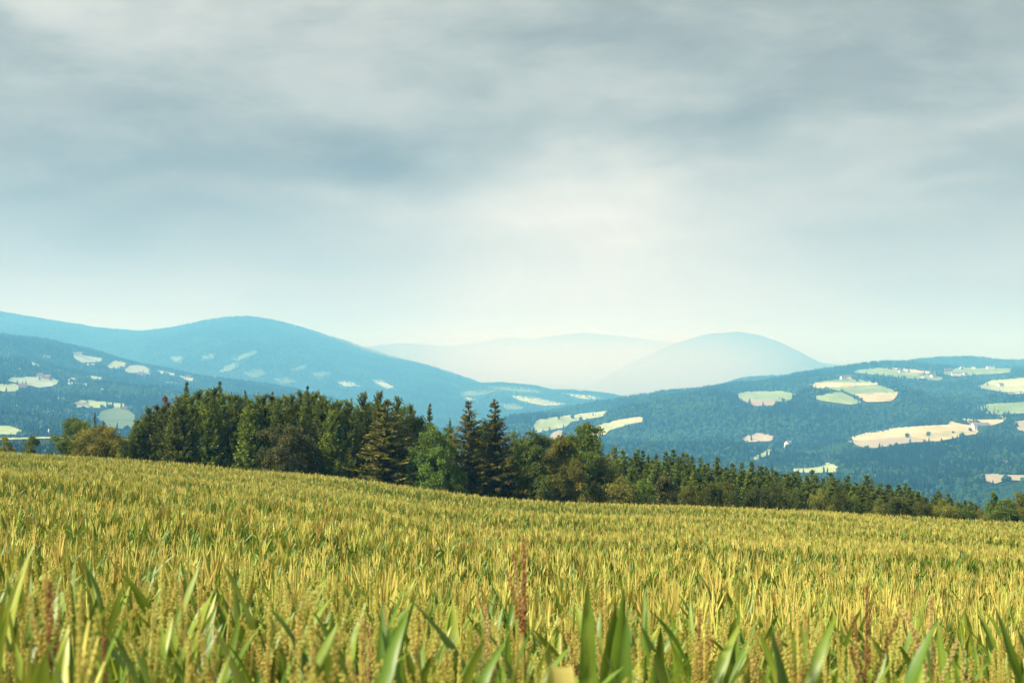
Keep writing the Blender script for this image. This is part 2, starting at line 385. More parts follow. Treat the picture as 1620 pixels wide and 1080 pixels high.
RB2 = Hill('hill', [(900, 640, 7200), (1100, 618, 7200), (1150, 605, 7200), (1185, 596, 7200), (1215, 595, 7200), (1260, 594, 7200), (1330, 592, 7200), (1390, 584, 7400), (1430, 571, 7500), (1480, 565, 7600), (1545, 564, 7600), (1590, 570, 7600), (1640, 568, 7600), (1800, 575, 7600), (2200, 590, 7600)],
           [(900, 700, 6400), (2200, 700, 6600)], 15, 600, 31, .8, lower=6)
RB2.build(M_forest, 'dark wooded ridge behind the right hill', 1040, 2120, 200, 40)
BN = Hill('hill', [(-500, 712, 1250), (-100, 700, 1300), (0, 694, 1300), (60, 692, 1300), (130, 691, 1300), (190, 692, 1300), (260, 702, 1300), (330, 730, 1250), (600, 830, 1200)],
          [(-500, 790, 850), (200, 790, 850), (600, 900, 850)], 5, 260, 41, .8, back=300, drop=60)
BN.build(M_forest, 'low wooded bench with a meadow along its top at left', -500, 420, 120, 40)
L1 = Hill('hill', [(-500, 440, 6600), (-200, 490, 6400), (0, 530, 6200), (60, 542, 6100), (150, 562, 6000), (230, 582, 5900), (300, 594, 5800), (360, 602, 5700), (420, 612, 5600), (480, 624, 5500), (560, 645, 5400), (640, 668, 5300), (760, 720, 5200), (1000, 820, 5200)],
          [(-500, 745, 1700), (200, 745, 1700), (500, 760, 1900), (1000, 850, 2400)], 85, 900, 53, .80, lower=9)
L1.build(M_forest, 'wooded hillside with pale farm clearings at left', -500, 800, 300, 150)
LC = Hill('hill', [(300, 680, 8200), (560, 640, 8200), (640, 622, 8200), (700, 609, 8200), (780, 605, 8200), (830, 608, 8200), (880, 617, 8000), (920, 618, 7900), (970, 624, 7800), (1010, 633, 7800), (1100, 655, 7800), (1400, 700, 7800)],
          [(300, 700, 5600), (1400, 740, 5400)], 22, 650, 61, .85, lower=8)
LC.build(M_far, 'low rolling farmland hills in the middle of the valley', 380, 1250, 220, 80)
LC2 = Hill('hill', [(500, 640, 11000), (700, 615, 11000), (790, 606, 11000), (850, 606, 11000), (900, 610, 11000), (950, 617, 11000), (1010, 623, 11000), (1080, 632, 11000), (1300, 650, 11000)],
           [(500, 660, 9200), (1300, 660, 9200)], 12, 600, 67, .9)
LC2.build(M_far, 'faint low ridge at the foot of the rain', 560, 1300, 120, 30)
LM = Hill('mountain', [(-500, 455, 9500), (-300, 468, 9500), (-100, 484, 9500), (0, 495, 9500), (60, 505, 9500), (110, 513, 9500), (165, 521, 9500), (220, 525, 9500), (262, 521, 9500), (310, 511, 9500), (350, 503, 9500), (385, 501, 9500),
                       (420, 505, 9500), (470, 517, 9500), (520, 533, 9500), (560, 546, 9500), (620, 565, 9500), (680, 581, 9500), (730, 598, 9500), (790, 618, 9500), (900, 650, 9500), (1200, 690, 9500)],
          [(-500, 690, 5900), (500, 690, 5900), (800, 690, 5900), (1200, 720, 6000)], 115, 1000, 71, .78, back=2600, drop=420, lower=2)
LM.build(M_far, 'broad forested mountain with a rounded summit at left', -500, 900, 320, 140, 'mountain')
FM = Hill('mountain', [(100, 590, 14500), (480, 562, 14500), (560, 551, 14500), (610, 545, 14500), (640, 542, 14500), (690, 547, 14500), (740, 545, 14500), (775, 538, 14500), (800, 532, 14500), (830, 537, 14500), (870, 532, 14500), (920, 526, 14500), (980, 531, 14500), (1060, 541, 14500), (1200, 560, 14500), (1500, 600, 14500)],
          [(100, 625, 12600), (1500, 625, 12600)], 90, 1800, 83, .8, back=3000, drop=400)
FM.build(M_far, 'faint far mountain chain fading in the rain', 300, 1400, 240, 60, 'mountain')
DM = Hill('mountain', [(600, 690, 12000), (860, 640, 12000), (940, 605, 12000), (1000, 572, 12000), (1060, 546, 12000), (1110, 530, 12000), (1160, 524, 12000), (1200, 529, 12000), (1240, 543, 12000), (1280, 564, 12000), (1320, 586, 12000), (1400, 612, 12000), (1800, 660, 12000)],
          [(600, 700, 10600), (1800, 700, 10600)], 60, 1500, 91, .8, back=2400, drop=400)
DM.build(M_far, 'dome shaped mountain half veiled by rain', 760, 1600, 260, 70, 'mountain')
HILLS = dict(RB=RB, FS=FS, RB2=RB2, BN=BN, L1=L1, LC=LC, LM=LM)
# valley floor under everything, out to the horizon
vf = np.array([(-24000, -500, -330), (24000, -500, -330), (24000, 17900, -330), (-24000, 17900, -330)], float)
tag(link('valley_floor', mesh_np('valley_floor', vf, [(0, 1, 2, 3)], mats=[M_far])), 'valley floor under the hills', 'valley', kind='structure')

# ------------------------------------------------------------------ fields and meadows in the woods
M_f = dict(green=field_mat('meadow_green', [(.09, .15, .05), (.15, .22, .08), (.20, .27, .11), (.27, .32, .15)], .4),
           straw=field_mat('straw', [(.25, .24, .12), (.37, .34, .18), (.46, .41, .24), (.55, .49, .31)], -.3),
           tan=field_mat('ploughed_tan', [(.22, .20, .14), (.30, .27, .19), (.37, .33, .24)], .2),
           pale=field_mat('pale_meadow', [(.17, .24, .10), (.25, .32, .15), (.33, .39, .20), (.40, .43, .25)], .7),
           white=field_mat('ripe_grain', [(.18, .25, .17), (.27, .34, .25), (.35, .41, .32)], -.5),
           faint=field_mat('high_meadow', [(.06, .10, .045), (.11, .16, .075), (.16, .21, .105)], .3))
# (hill, colour, label, outline in picture coordinates, draped on that hill)
FIELDS = [
 ('RB', 'pale', 'pale meadow with rounded left end on the lower right hill', [(843, 677), (850, 666), (872, 661), (957, 652), (960, 659), (905, 668), (893, 676), (850, 684)]),
 ('RB', 'pale', 'light green meadow below the hedge on the lower right hill', [(925, 692), (936, 677), (952, 673), (1012, 668), (1025, 667), (1000, 672), (966, 681), (952, 691)]),
 ('RB', 'straw', 'narrow straw strip above the light green meadow', [(950, 671), (980, 665), (1008, 661), (1022, 664), (1014, 667), (960, 672)]),
 ('RB', 'tan', 'bare tan patch peeping between the broadleaf trees', [(868, 690), (884, 682), (893, 684), (886, 702), (874, 706)]),
 ('RB', 'green', 'green meadow at the brow of the right hill', [(1158, 627), (1180, 622), (1236, 621), (1264, 626), (1244, 634), (1226, 634), (1180, 631)]),
 ('RB', 'tan', 'tan strip under the brow meadow', [(1168, 632), (1226, 635), (1222, 641), (1195, 642)]),
 ('RB', 'green', 'green meadow left of the tan strip field', [(1283, 629), (1330, 622), (1362, 637), (1345, 641), (1300, 635)]),
 ('RB', 'straw', 'long straw strip across the upper meadow', [(1276, 610), (1300, 606), (1384, 607), (1388, 610), (1300, 614)]),
 ('RB', 'green', 'green meadow above the straw strip near the hill top', [(1282, 606), (1340, 600), (1372, 604), (1384, 607), (1300, 606)]),
 ('RB', 'green', 'green meadow between straw strip and tan field', [(1300, 615), (1386, 611), (1420, 621), (1350, 624), (1338, 620)]),
 ('RB', 'straw', 'bright straw field with a tree at its left end', [(1350, 625), (1422, 622), (1410, 635), (1372, 637)]),
 ('RB', 'green', 'green meadow on the hill top under the farms', [(1345, 589), (1392, 583), (1440, 590), (1492, 598), (1482, 602), (1440, 599), (1400, 595)]),
 ('RB', 'straw', 'thin straw strip along the hill top track', [(1402, 583), (1440, 585), (1482, 589), (1478, 592), (1440, 589)]),
 ('RB', 'green', 'meadow around the hill top hamlet', [(1488, 590), (1530, 581), (1605, 583), (1592, 590), (1510, 594)]),
 ('RB', 'pale', 'pale meadow on the far right slope', [(1545, 613), (1570, 603), (1625, 598), (1700, 596), (1700, 620), (1590, 620)]),
 ('RB', 'tan', 'small tan field in the side valley', [(1173, 694), (1200, 688), (1226, 692), (1218, 698), (1182, 699)]),
 ('RB', 'pale', 'narrow valley meadow between wooded slopes', [(1190, 726), (1210, 714), (1242, 708), (1252, 710), (1226, 718), (1196, 728)]),
 ('FS', 'straw', 'long straw field with three lone trees', [(1322, 693), (1342, 681), (1370, 677), (1430, 677), (1496, 673), (1501, 668), (1530, 675), (1552, 686), (1520, 690), (1482, 698), (1430, 691), (1370, 697)]),
 ('FS', 'tan', 'tan lower half of the field with lone trees', [(1340, 699), (1372, 698), (1430, 692), (1480, 699), (1440, 701), (1385, 709), (1355, 707)]),
 ('FS', 'green', 'green meadow above the curved straw field', [(1512, 641), (1530, 633), (1570, 631), (1614, 633), (1640, 640), (1640, 652), (1580, 655), (1545, 649)]),
 ('FS', 'straw', 'curved straw field below the green meadow', [(1513, 645), (1545, 651), (1580, 657), (1604, 669), (1585, 668), (1568, 673), (1532, 668), (1519, 660)]),
 ('FS', 'tan', 'tan corner field at the right edge', [(1604, 668), (1640, 662), (1640, 684), (1612, 681)]),
 ('FS', 'pale', 'small pale clearing just above the pine wood', [(1238, 741), (1262, 735), (1308, 731), (1332, 742), (1320, 748), (1262, 748)]),
 ('FS', 'tan', 'tan clearing low on the slope at right edge', [(1535, 756), (1562, 751), (1620, 753), (1680, 755), (1680, 763), (1594, 761), (1576, 766)]),
 ('L1', 'white', 'large pale field with farm at far left', [(10, 603), (18, 598), (76, 597), (96, 604), (84, 612), (62, 615), (32, 609)]),
 ('L1', 'pale', 'pale meadow at the left picture edge', [(-60, 611), (24, 609), (35, 615), (24, 621), (-60, 622)]),
 ('L1', 'pale', 'thin pale meadow right of the far left farm', [(98, 605), (146, 608), (146, 612), (112, 611)]),
 ('L1', 'white', 'pale clearing with white farm on the upper left slope', [(114, 565), (121, 560), (166, 568), (160, 573), (130, 575)]),
 ('L1', 'pale', 'greenish clearing beside the white dome field', [(164, 581), (182, 571), (202, 574), (196, 582), (180, 584)]),
 ('L1', 'white', 'dome shaped white field on the left hillside', [(194, 586), (206, 579), (224, 578), (240, 586), (236, 591), (204, 591)]),
 ('L1', 'white', 'slanting pale clearing below the white dome field', [(245, 585), (276, 591), (278, 596), (254, 592)]),
 ('L1', 'pale', 'small slanting clearing farther down the crest', [(278, 594), (312, 600), (304, 604), (284, 599)]),
 ('L1', 'pale', 'long meadow with white farmhouses above the round tree', [(112, 639), (130, 634), (196, 640), (203, 646), (150, 647), (118, 646)]),
 ('L1', 'faint', 'large grey field behind the round tree', [(150, 664), (160, 652), (186, 645), (214, 655), (214, 680), (168, 680)]),
 ('L1', 'pale', 'pale sloping meadow at left edge above the bench', [(-60, 672), (8, 675), (28, 680), (48, 690), (-60, 690)]),
 ('L1', 'white', 'small pale wedge clearing on the left slope', [(42, 571), (60, 577), (64, 582), (52, 580)]),
 ('BN', 'pale', 'thin bright meadow along the wooded bench', [(-60, 697), (18, 693.6), (60, 692.2), (185, 692.4), (188, 695), (60, 694.6), (-60, 700)]),
 ('LM', 'faint', 'small clearing on the saddle under the mountain', [(268, 567), (282, 563), (291, 568), (280, 574)]),
 ('LM', 'faint', 'pale clearing under the rounded summit', [(316, 565), (336, 560), (340, 568), (324, 569)]),
 ('LM', 'faint', 'slanting clearing low on the mountain flank', [(345, 592), (356, 580), (374, 575), (378, 579), (362, 589)]),
 ('LM', 'faint', 'long slanting clearing on the mountain flank', [(364, 571), (382, 562), (406, 555), (408, 559), (380, 571)]),
 ('LM', 'faint', 'pale meadow below the mountain flank', [(384, 592), (398, 586), (414, 585), (422, 593), (400, 599)]),
 ('LM', 'faint', 'narrow bright strip right of the summit', [(458, 585), (486, 577), (482, 583), (466, 588)]),
 ('LM', 'faint', 'bright strip on the mountain shoulder', [(490, 591), (520, 589), (524, 593), (504, 598)]),
 ('LM', 'white', 'bright lens shaped strip left of the middle', [(528, 604), (552, 604), (574, 613), (545, 612)]),
 ('LM', 'white', 'bright strip sloping down behind the spruces', [(588, 603), (600, 602), (624, 613), (612, 616)]),
 ('LM', 'faint', 'small patch behind the spruce tops', [(330, 600), (346, 597), (352, 603), (338, 606)]),
 ('LM', 'faint', 'patch at the foot of the mountain', [(430, 600), (452, 598), (470, 606), (446, 608)]),
 ('LC', 'white', 'bright strip on the valley hills crest', [(680, 608), (702, 609), (724, 614), (698, 614)]),
 ('LC', 'faint', 'wide pale field on the valley hills', [(718, 622), (760, 618), (788, 619), (764, 626), (726, 628)]),
 ('LC', 'faint', 'pale field under the dark valley woods', [(756, 613), (800, 612), (838, 615), (874, 624), (820, 621)]),
 ('LC', 'pale', 'bright slanting field in the valley', [(806, 626), (848, 629), (898, 641), (860, 643), (826, 636)]),
 ('LC', 'pale', 'pale curved field low in the valley', [(700, 634), (742, 630), (772, 640), (730, 642)]),
 ('LC', 'faint', 'small bright field in the valley bottom', [(790, 640), (816, 640), (832, 648), (804, 649)]),
 ('LC', 'pale', 'pale field beside the valley woods', [(884, 622), (930, 626), (960, 633), (920, 632)]),
]
for k, (x_, y_) in enumerate([(30, 585), (95, 588), (150, 598), (55, 626), (92, 632), (160, 616), (210, 606), (250, 613), (20, 642), (75, 652), (180, 629), (232, 626), (112, 602), (268, 606), (8, 566), (140, 578)]):
    w_ = 7 + (k * 37 % 11); h_ = 1.5 + (k * 17 % 5) * .35; t_ = (k % 3 - .6) * .12
    FIELDS.append(('L1', ('white', 'faint', 'pale')[k % 3], 'small thin clearing in the left hillside forest', [(x_ - w_, y_ - w_ * t_), (x_ - w_ * .3, y_ - h_), (x_ + w_ * .8, y_ - h_ * .8 + w_ * t_), (x_ + w_, y_ + h_ * .6 + w_ * t_), (x_ - w_ * .2, y_ + h_)]))
def inpoly(px, py, poly):
    P = np.asarray(poly, float); r = np.zeros(np.shape(px), bool); j = len(P) - 1
    for i in range(len(P)):
        xi, yi = P[i]; xj, yj = P[j]
        with np.errstate(divide='ignore', invalid='ignore'):
            r ^= ((yi > py) != (yj > py)) & (px < (xj - xi) * (py - yi) / ((yj - yi) + 1e-12) + xi)
        j = i
    return r
def drape(hill, poly, mat, name, label, lift):
    P = []
    n = len(poly)
    for i in range(n):                       # rounded, slightly irregular outline
        p0, p1, p2, p3 = (np.array(poly[(i + k) % n], float) for k in (-1, 0, 1, 2))
        L = np.linalg.norm(p2 - p1); m = max(2, int(L / 4.5))
        for k in range(m):
            t = k / m
            c = .5 * ((2 * p1) + (p2 - p0) * t + (2 * p0 - 5 * p1 + 4 * p2 - p3) * t * t + (3 * p1 - p0 - 3 * p2 + p3) * t ** 3)
            P.append(.18 * c + .82 * (p1 + (p2 - p1) * t) + rs.uniform(-1, 1, 2) * (.3 if hill.name == 'hill' else .95))
    W = np.array([hill.hit(*p) for p in P])
    mn, mx = W[:, :2].min(0), W[:, :2].max(0); st = max(12., (mx - mn).max() / 40)
    gx, gy_ = np.meshgrid(np.arange(mn[0], mx[0], st), np.arange(mn[1], mx[1], st)); ins = inpoly(gx, gy_, W[:, :2])
    pts = [Vector(w) for w in W[:, :2]] + [Vector((a, b)) for a, b in zip(gx[ins], gy_[ins])]
    k = len(W)
    vo, eo, fo, *_ = delaunay_2d_cdt(pts, [(i, (i + 1) % k) for i in range(k)], [], 1, .01)
    V = np.array([(q.x, q.y, 0) for q in vo]); V[:, 2] = hill.z(V[:, 0], V[:, 1]) + lift
    me = mesh_np(name, V, None, [tuple(f) for f in fo if len(f) == 3], [mat], True)
    o = tag(link(name, me), label, 'field', kind='structure')
    return o
POLY = {}
for hn, c, lab, poly in FIELDS:
    if hn in ('RB', 'FS'):                    # room for the trees that lean over the lower edge
        q = np.array(poly, float); m_ = q.mean(0); hgt = np.ptp(q[:, 1]); poly = [tuple(m_ + (p - m_) * [1.04, 1.28 if hgt < 14 else 1.1]) for p in q]
    POLY.setdefault(hn, []).append(poly)
    nm = {'green': 'meadow', 'pale': 'meadow', 'straw': 'stubble_field', 'tan': 'ploughed_field', 'white': 'grain_field', 'faint': 'meadow'}[c]
    drape(HILLS[hn], poly, M_f[c], nm, lab, {'RB': 2.0, 'FS': 1.6, 'BN': .8, 'L1': 2.5}.get(hn, 5))

# ------------------------------------------------------------------ forests on the hills
def far_conifer(name, seed, mat):
    r = np.random.RandomState(seed); g = Geo(); k = 7
    for i, (zb, zt, rad) in enumerate([(.06, .55, .21), (.30, .78, .155), (.55, 1.0, .10)]):
        a = np.arange(k) / k * 6.283 + r.rand() * 6; rr = rad * r.uniform(.7, 1.25, k)
        V = np.concatenate([np.stack([rr * np.cos(a), rr * np.sin(a), zb + r.uniform(-.05, .05, k)], 1), [[r.uniform(-.02, .02), r.uniform(-.02, .02), zt]]])
        g.add(V, T=[(j, (j + 1) % k, k) for j in range(k)], tone=np.append(r.uniform(.1, .6, k), .8))
    return g.mesh(name, [mat])
def far_broad(name, seed, mat):
    r = np.random.RandomState(seed); g = Geo()
    for i in range(6):
        c = np.array([r.uniform(-.22, .22), r.uniform(-.22, .22), r.uniform(.35, .72)]) if i else np.array([0, 0, .6]); rad = r.uniform(.17, .3)
        lat, lon = 4, 6; V = []
        for a in range(1, lat):
            for b in range(lon):
                t = math.pi * a / lat; p = 2 * math.pi * (b + .5 * (a % 2)) / lon; q = rad * r.uniform(.75, 1.2)
                V.append(c + q * np.array([math.sin(t) * math.cos(p), math.sin(t) * math.sin(p), math.cos(t)]))
        V += [c + [0, 0, rad], c - [0, 0, rad]]; n = lon * (lat - 1)
        Q = [(a * lon + b, (a + 1) * lon + b, (a + 1) * lon + (b + 1) % lon, a * lon + (b + 1) % lon) for a in range(lat - 2) for b in range(lon)]
        T = [(n, b, (b + 1) % lon) for b in range(lon)] + [(n + 1, (lat - 2) * lon + (b + 1) % lon, (lat - 2) * lon + b) for b in range(lon)]
        g.add(np.array(V), Q, T, tone=r.uniform(.2, .9))
    return g.mesh(name, [mat])
M_fc = foliage_mat('far_conifer_needles', [(.002, .008, .004), (.005, .017, .007), (.011, .030, .012)], .08, nscale=.0028, hue=.03, spec=.1, tw=.15)
M_fb = foliage_mat('far_leaves', [(.014, .038, .012), (.032, .075, .022), (.07, .135, .045)], .12, nscale=.0028, hue=.04, spec=.1, tw=.2)
FV = [far_conifer('far_conifer', i, M_fc) for i in range(3)] + [far_broad('far_broadleaf', 10 + i, M_fb) for i in range(3)]
def forest(hn, label, n, px0, px1, hmin, hmax, tmax=1.08, clear=(), broad=.35, tmin=.02):
    h = HILLS[hn]
    u = rs.uniform((px0 - 810) / F, (px1 - 810) / F, n * 3)
    yc = np.interp(u, h.ud, h.yc); yt = np.interp(u, h.ud, h.yt)
    # even ground density: more points where the column is wide
    y = np.sqrt(rs.rand(n * 3) * ((yc * tmax) ** 2 - yt ** 2).clip(1) + yt ** 2)
    t = (y - yt) / (yc - yt); x = u * y; z = h.z(x, y)
    px, py = pix_of(x, y, z + 1)
    ok = (t > tmin) & (t < tmax)
    strag = rs.rand(n * 3) < (.22 if hn in ('LM', 'LC') else .003)
    for p in POLY.get(hn, []): ok &= ~(inpoly(px, py, p) & (t < 1.02)) | strag
    for f in clear: ok &= ~f(px, py, t)
    x, y, z, px, py = (a[ok][:n] for a in (x, y, z, px, py)); m = len(x)
    H = hmin + (hmax - hmin) * rs.rand(m) ** 1.4
    qx, qy = pix_of(x, y, z + H * .8); cov = np.zeros(m, bool)
    for p in POLY.get(hn, []): cov |= inpoly(qx, qy, p)
    H = np.where(cov & (rs.rand(m) < .94), .2, H)          # felled along the edges below a field * (1 + .25 * noise2(x / 180, y / 180, 77))
    bn = noise2(x / 260, y / 260, 99) * .8 + noise2(x / 60, y / 60, 98) * .35
    isb = rs.rand(m) < np.clip(broad + bn, .04, .95)
    var = np.where(isb, 3 + rs.randint(0, 3, m), rs.randint(0, 3, m))
    wid = np.where(isb, rs.uniform(.85, 1.25, m), rs.uniform(.9, 1.35, m))
    H = np.where(isb, H * .78, H)
    rot = np.stack([rs.uniform(-.04, .04, m), rs.uniform(-.04, .04, m), rs.uniform(0, 6.28, m)], 1)
    k_ = H > 1; x, y, z, rot, H, wid, var = (a[k_] for a in (x, y, z, rot, H, wid, var))
    o = scatter('forest', np.stack([x, y, z - .3], 1), rot, np.stack([H * wid, H * wid, H], 1), var, FV, [M_fc, M_fb])
    return tag(o, label, 'forest', kind='stuff')
forest('RB', 'mixed forest covering the right hill', 80000, 560, 1760, 10, 20)
forest('FS', 'mixed forest on the near right spur', 50000, 1040, 1760, 9, 18)
forest('RB2', 'dark forest on the ridge behind the hamlet', 14000, 1100, 1760, 12, 17, broad=.1, tmin=.3)
forest('L1', 'mixed forest covering the left hillside', 110000, -140, 640, 9, 17, broad=.3)
forest('BN', 'dark forest on the bench at left', 5000, -140, 330, 9, 14, tmax=1.0, clear=[lambda px, py, t: t > .62], broad=.08)
forest('LM', 'forest on the broad left mountain', 90000, -140, 820, 13, 19, tmax=1.02, broad=.2)
forest('LC', 'woods on the valley hills', 45000, 520, 1100, 12, 18, broad=.25)

# ================================================================== HOUSES AND FARMS ON THE HILLS
def plain(name, col, rough=.8, var=.12, scale=1.5):
    return surf_mat(name, [tuple(c * (1 - var) for c in col), col, tuple(min(1, c * (1 + var)) for c in col)], scale, 4, rough, obj=True)
M_wall = plain('white_render', (.80, .78, .72)); M_cream = plain('cream_render', (.72, .62, .44)); M_wood = plain('barn_wood', (.20, .12, .07))
M_red = plain('red_tiles', (.15, .085, .065)); M_grey = plain('grey_tiles', (.16, .16, .17)); M_metal = plain('pale_sheet_roof', (.62, .64, .66), .5)
M_pane = plain('dark_pane', (.03, .04, .05), .2); M_brick = plain('chimney_brick', (.3, .16, .11))
def house_meshes(w, d, h, rh, wall, roof, nwin, tower=False):
    g = Geo(); x, y = w / 2, d / 2
    g.add([(-x, -y, -1), (x, -y, -1), (x, y, -1), (-x, y, -1), (-x, -y, h), (x, -y, h), (x, y, h), (-x, y, h), (-x, 0, h + rh), (x, 0, h + rh)],
          [(0, 1, 5, 4), (2, 3, 7, 6), (3, 2, 1, 0)], [(0, 4, 7), (0, 7, 3), (4, 8, 7), (1, 2, 6), (1, 6, 5), (5, 6, 9)])
    P = {'wall': g.mesh('wall', [wall])}
    g = Geo(); o = .5; t = .25; sl = rh / y
    for s in (-1, 1):
        a = [(-x - o, s * (y + o), h - o * sl), (x + o, s * (y + o), h - o * sl), (x + o, 0, h + rh), (-x - o, 0, h + rh)]
        V = [(p[0], p[1], p[2] + .04) for p in a] + [(p[0], p[1], p[2] + t) for p in a]
        f = [(0, 1, 2, 3), (4, 7, 6, 5), (0, 4, 5, 1), (1, 5, 6, 2), (2, 6, 7, 3), (3, 7, 4, 0)]
        g.add(V, f if s < 0 else [q[::-1] for q in f])
    P['roof'] = g.mesh('roof', [roof])
    g = Geo(); g.box((x * .35, d * .12, h + rh * .9), (.8, .8, 1.8)); P['chimney'] = g.mesh('chimney', [M_brick])
    g = Geo(); g.box((0, 0, 0), (1.1, .12, 1.4)); P['window'] = g.mesh('window', [M_pane])
    g = Geo(); g.box((0, 0, 1.0), (1.2, .14, 2.1)); P['door'] = g.mesh('door', [M_wood])
    wins = []
    for k in range(nwin):
        xx = -x + w * (k + .5) / nwin
        for zz in ([1.5, 4.2] if h > 5 else [1.6]):
            if zz < 2 and k == nwin // 2: continue
            wins.append((xx, -y - .02, zz))
    return P, wins, (-x + w * (nwin // 2 + .5) / max(nwin, 1), -y - .03, 0)
HK = {'farm': house_meshes(13, 9, 5.6, 3.6, M_wall, M_red, 4), 'grey': house_meshes(12, 9, 5.4, 3.4, M_wall, M_grey, 4),
      'cream': house_meshes(11, 9, 5.4, 3.6, M_cream, M_red, 3), 'barn': house_meshes(24, 11, 5.0, 4.5, M_wood, M_red, 0),
      'hall': house_meshes(34, 16, 6.5, 2.2, M_wall, M_metal, 6), 'big': house_meshes(26, 11, 7.0, 4.0, M_wall, M_grey, 6)}
def put_house(kind, hn, px, py, rz, label, name='farmhouse', group=None, sc_=1.3):
    P, wins, door = HK[kind]; p = HILLS[hn].hit(px, py)
    e = link(name, None, loc=(p[0], p[1], p[2] + .6), rz=rz); e.scale = (sc_,) * 3
    tag(e, label, 'house' if kind not in ('barn', 'hall') else kind, group)
    link('wall', P['wall'], e); rf = link('roof', P['roof'], e)
    if kind not in ('barn', 'hall'): link('chimney', P['chimney'], rf)
    for w in wins: link('window', P['window'], e, w)
    if kind != 'hall': link('door', P['door'], e, door)
G1 = 'farms on the right hill'; G2 = 'farms on the left hillside'
for a in [
 ('farm', 'RB', 1334, 600.5, .3, 'white house at left end above the long straw strip'),
 ('cream', 'RB', 1343, 599.8, -.2, 'cream house above the middle of the long straw strip'),
 ('grey', 'RB', 1425, 590, .2, 'white house left of the hamlet beside the thin straw strip'),
 ('farm', 'RB', 1458, 598.5, -.3, 'small white house at lower left of the hilltop hamlet'),
 ('barn', 'RB', 1500, 588, .1, 'long red roofed barn in the middle of the hilltop hamlet'),
 ('farm', 'RB', 1476, 597.5, .5, 'red roofed house under the red barn of the hamlet'),
 ('big', 'RB', 1513, 594.5, -.1, 'large white house just right below the red barn'),
 ('farm', 'RB', 1527, 595, .4, 'red roofed white house at lower right of hamlet'),
 ('grey', 'RB', 1522, 584, .2, 'small grey roofed house above the hamlet meadow'),
 ('farm', 'RB', 1540, 583.5, -.4, 'small red roofed house on the hamlet skyline'),
 ('big', 'RB', 1567, 584, .1, 'wide white house at right end of hilltop hamlet'),
 ('farm', 'RB', 1583, 612, .3, 'white house on the pale meadow at far right'),
 ('grey', 'RB', 1248, 706, .6, 'lone white house at end of narrow valley meadow'),
 ('farm', 'RB', 836, 657, .3, 'small white house at left foot of the right hill')]: put_house(*a, group=G1)
for a in [
 ('big', 'FS', 1551, 680, .15, 'white farmhouse at right tip of the long straw field'),
 ('cream', 'FS', 1540, 677, -.5, 'small cream house left of the white farmhouse on the spur'),
 ('big', 'FS', 1606, 629, .1, 'large white building at right edge above green meadow'),
 ('hall', 'FS', 1618, 628, -.2, 'long white hall cut by the right picture edge'),
 ('grey', 'FS', 1586, 741, .4, 'tiny white house in the woods near lower right clearing')]: put_house(*a, group=G1)
for a in [
 ('farm', 'L1', 62, 598.5, .3, 'white farmhouse at upper edge of large pale field far left', 1.3),
 ('barn', 'L1', 72, 600.5, -.2, 'barn beside the farmhouse on large pale field far left', 1.2),
 ('farm', 'L1', 36, 616, .2, 'red roofed house between two pale meadows at far left', 1.3),
 ('farm', 'L1', 68, 568, .1, 'white house in upper clearing at left', 1.3),
 ('grey', 'L1', 75, 569, .5, 'grey roofed house in upper clearing at left', 1.3),
 ('big', 'L1', 122, 563.5, .2, 'large white farm at left end of the upper clearing', 1.2),
 ('farm', 'L1', 223, 594, .1, 'white house under the dome shaped field', 1.3),
 ('grey', 'L1', 234, 595, -.2, 'grey roofed house right under the dome shaped field', 1.3),
 ('farm', 'L1', 296, 600, .1, 'white house low on the left hill crest', 1.3),
 ('big', 'L1', 131, 644, .1, 'long white farmhouse on the meadow above the round tree', .8),
 ('farm', 'L1', 124, 643, -.3, 'small white farmhouse left of the long white farmhouse', .9),
 ('barn', 'L1', 200, 649, .2, 'barn near the grey field behind the round tree', .8),
 ('hall', 'LC', 697, 659, .1, 'long white hall in the valley gap beside the spruces', 1.6),
 ('hall', 'LC', 666, 647, -.1, 'white hall above the spruce gap in the valley', 1.5)]:
    put_house(*a[:6], group=G2, sc_=a[6])
# small white chapel with a pointed spire above the bench
p = L1.hit(77, 690); e = link('chapel', None, loc=(p[0], p[1], p[2])); tag(e, 'tiny white chapel with pointed spire above the left bench', 'chapel')
g = Geo(); g.box((0, 0, 2.5), (3.2, 3.2, 7)); link('tower', g.mesh('tower', [M_wall]), e)
g = Geo(); g.add([(-1.8, -1.8, 6), (1.8, -1.8, 6), (1.8, 1.8, 6), (-1.8, 1.8, 6), (0, 0, 11)], [(3, 2, 1, 0)], [(0, 1, 4), (1, 2, 4), (2, 3, 4), (3, 0, 4)]); link('spire', g.mesh('spire', [M_metal]), e)
P_, w_, d_ = house_meshes(8, 5, 3.6, 2.6, M_wall, M_red, 2)
link('nave', P_['wall'], e, (5.6, 0, 0)); link('roof', P_['roof'], e, (5.6, 0, 0))
for w in w_: link('window', P_['window'], e, (w[0] + 5.6, w[1], w[2]))

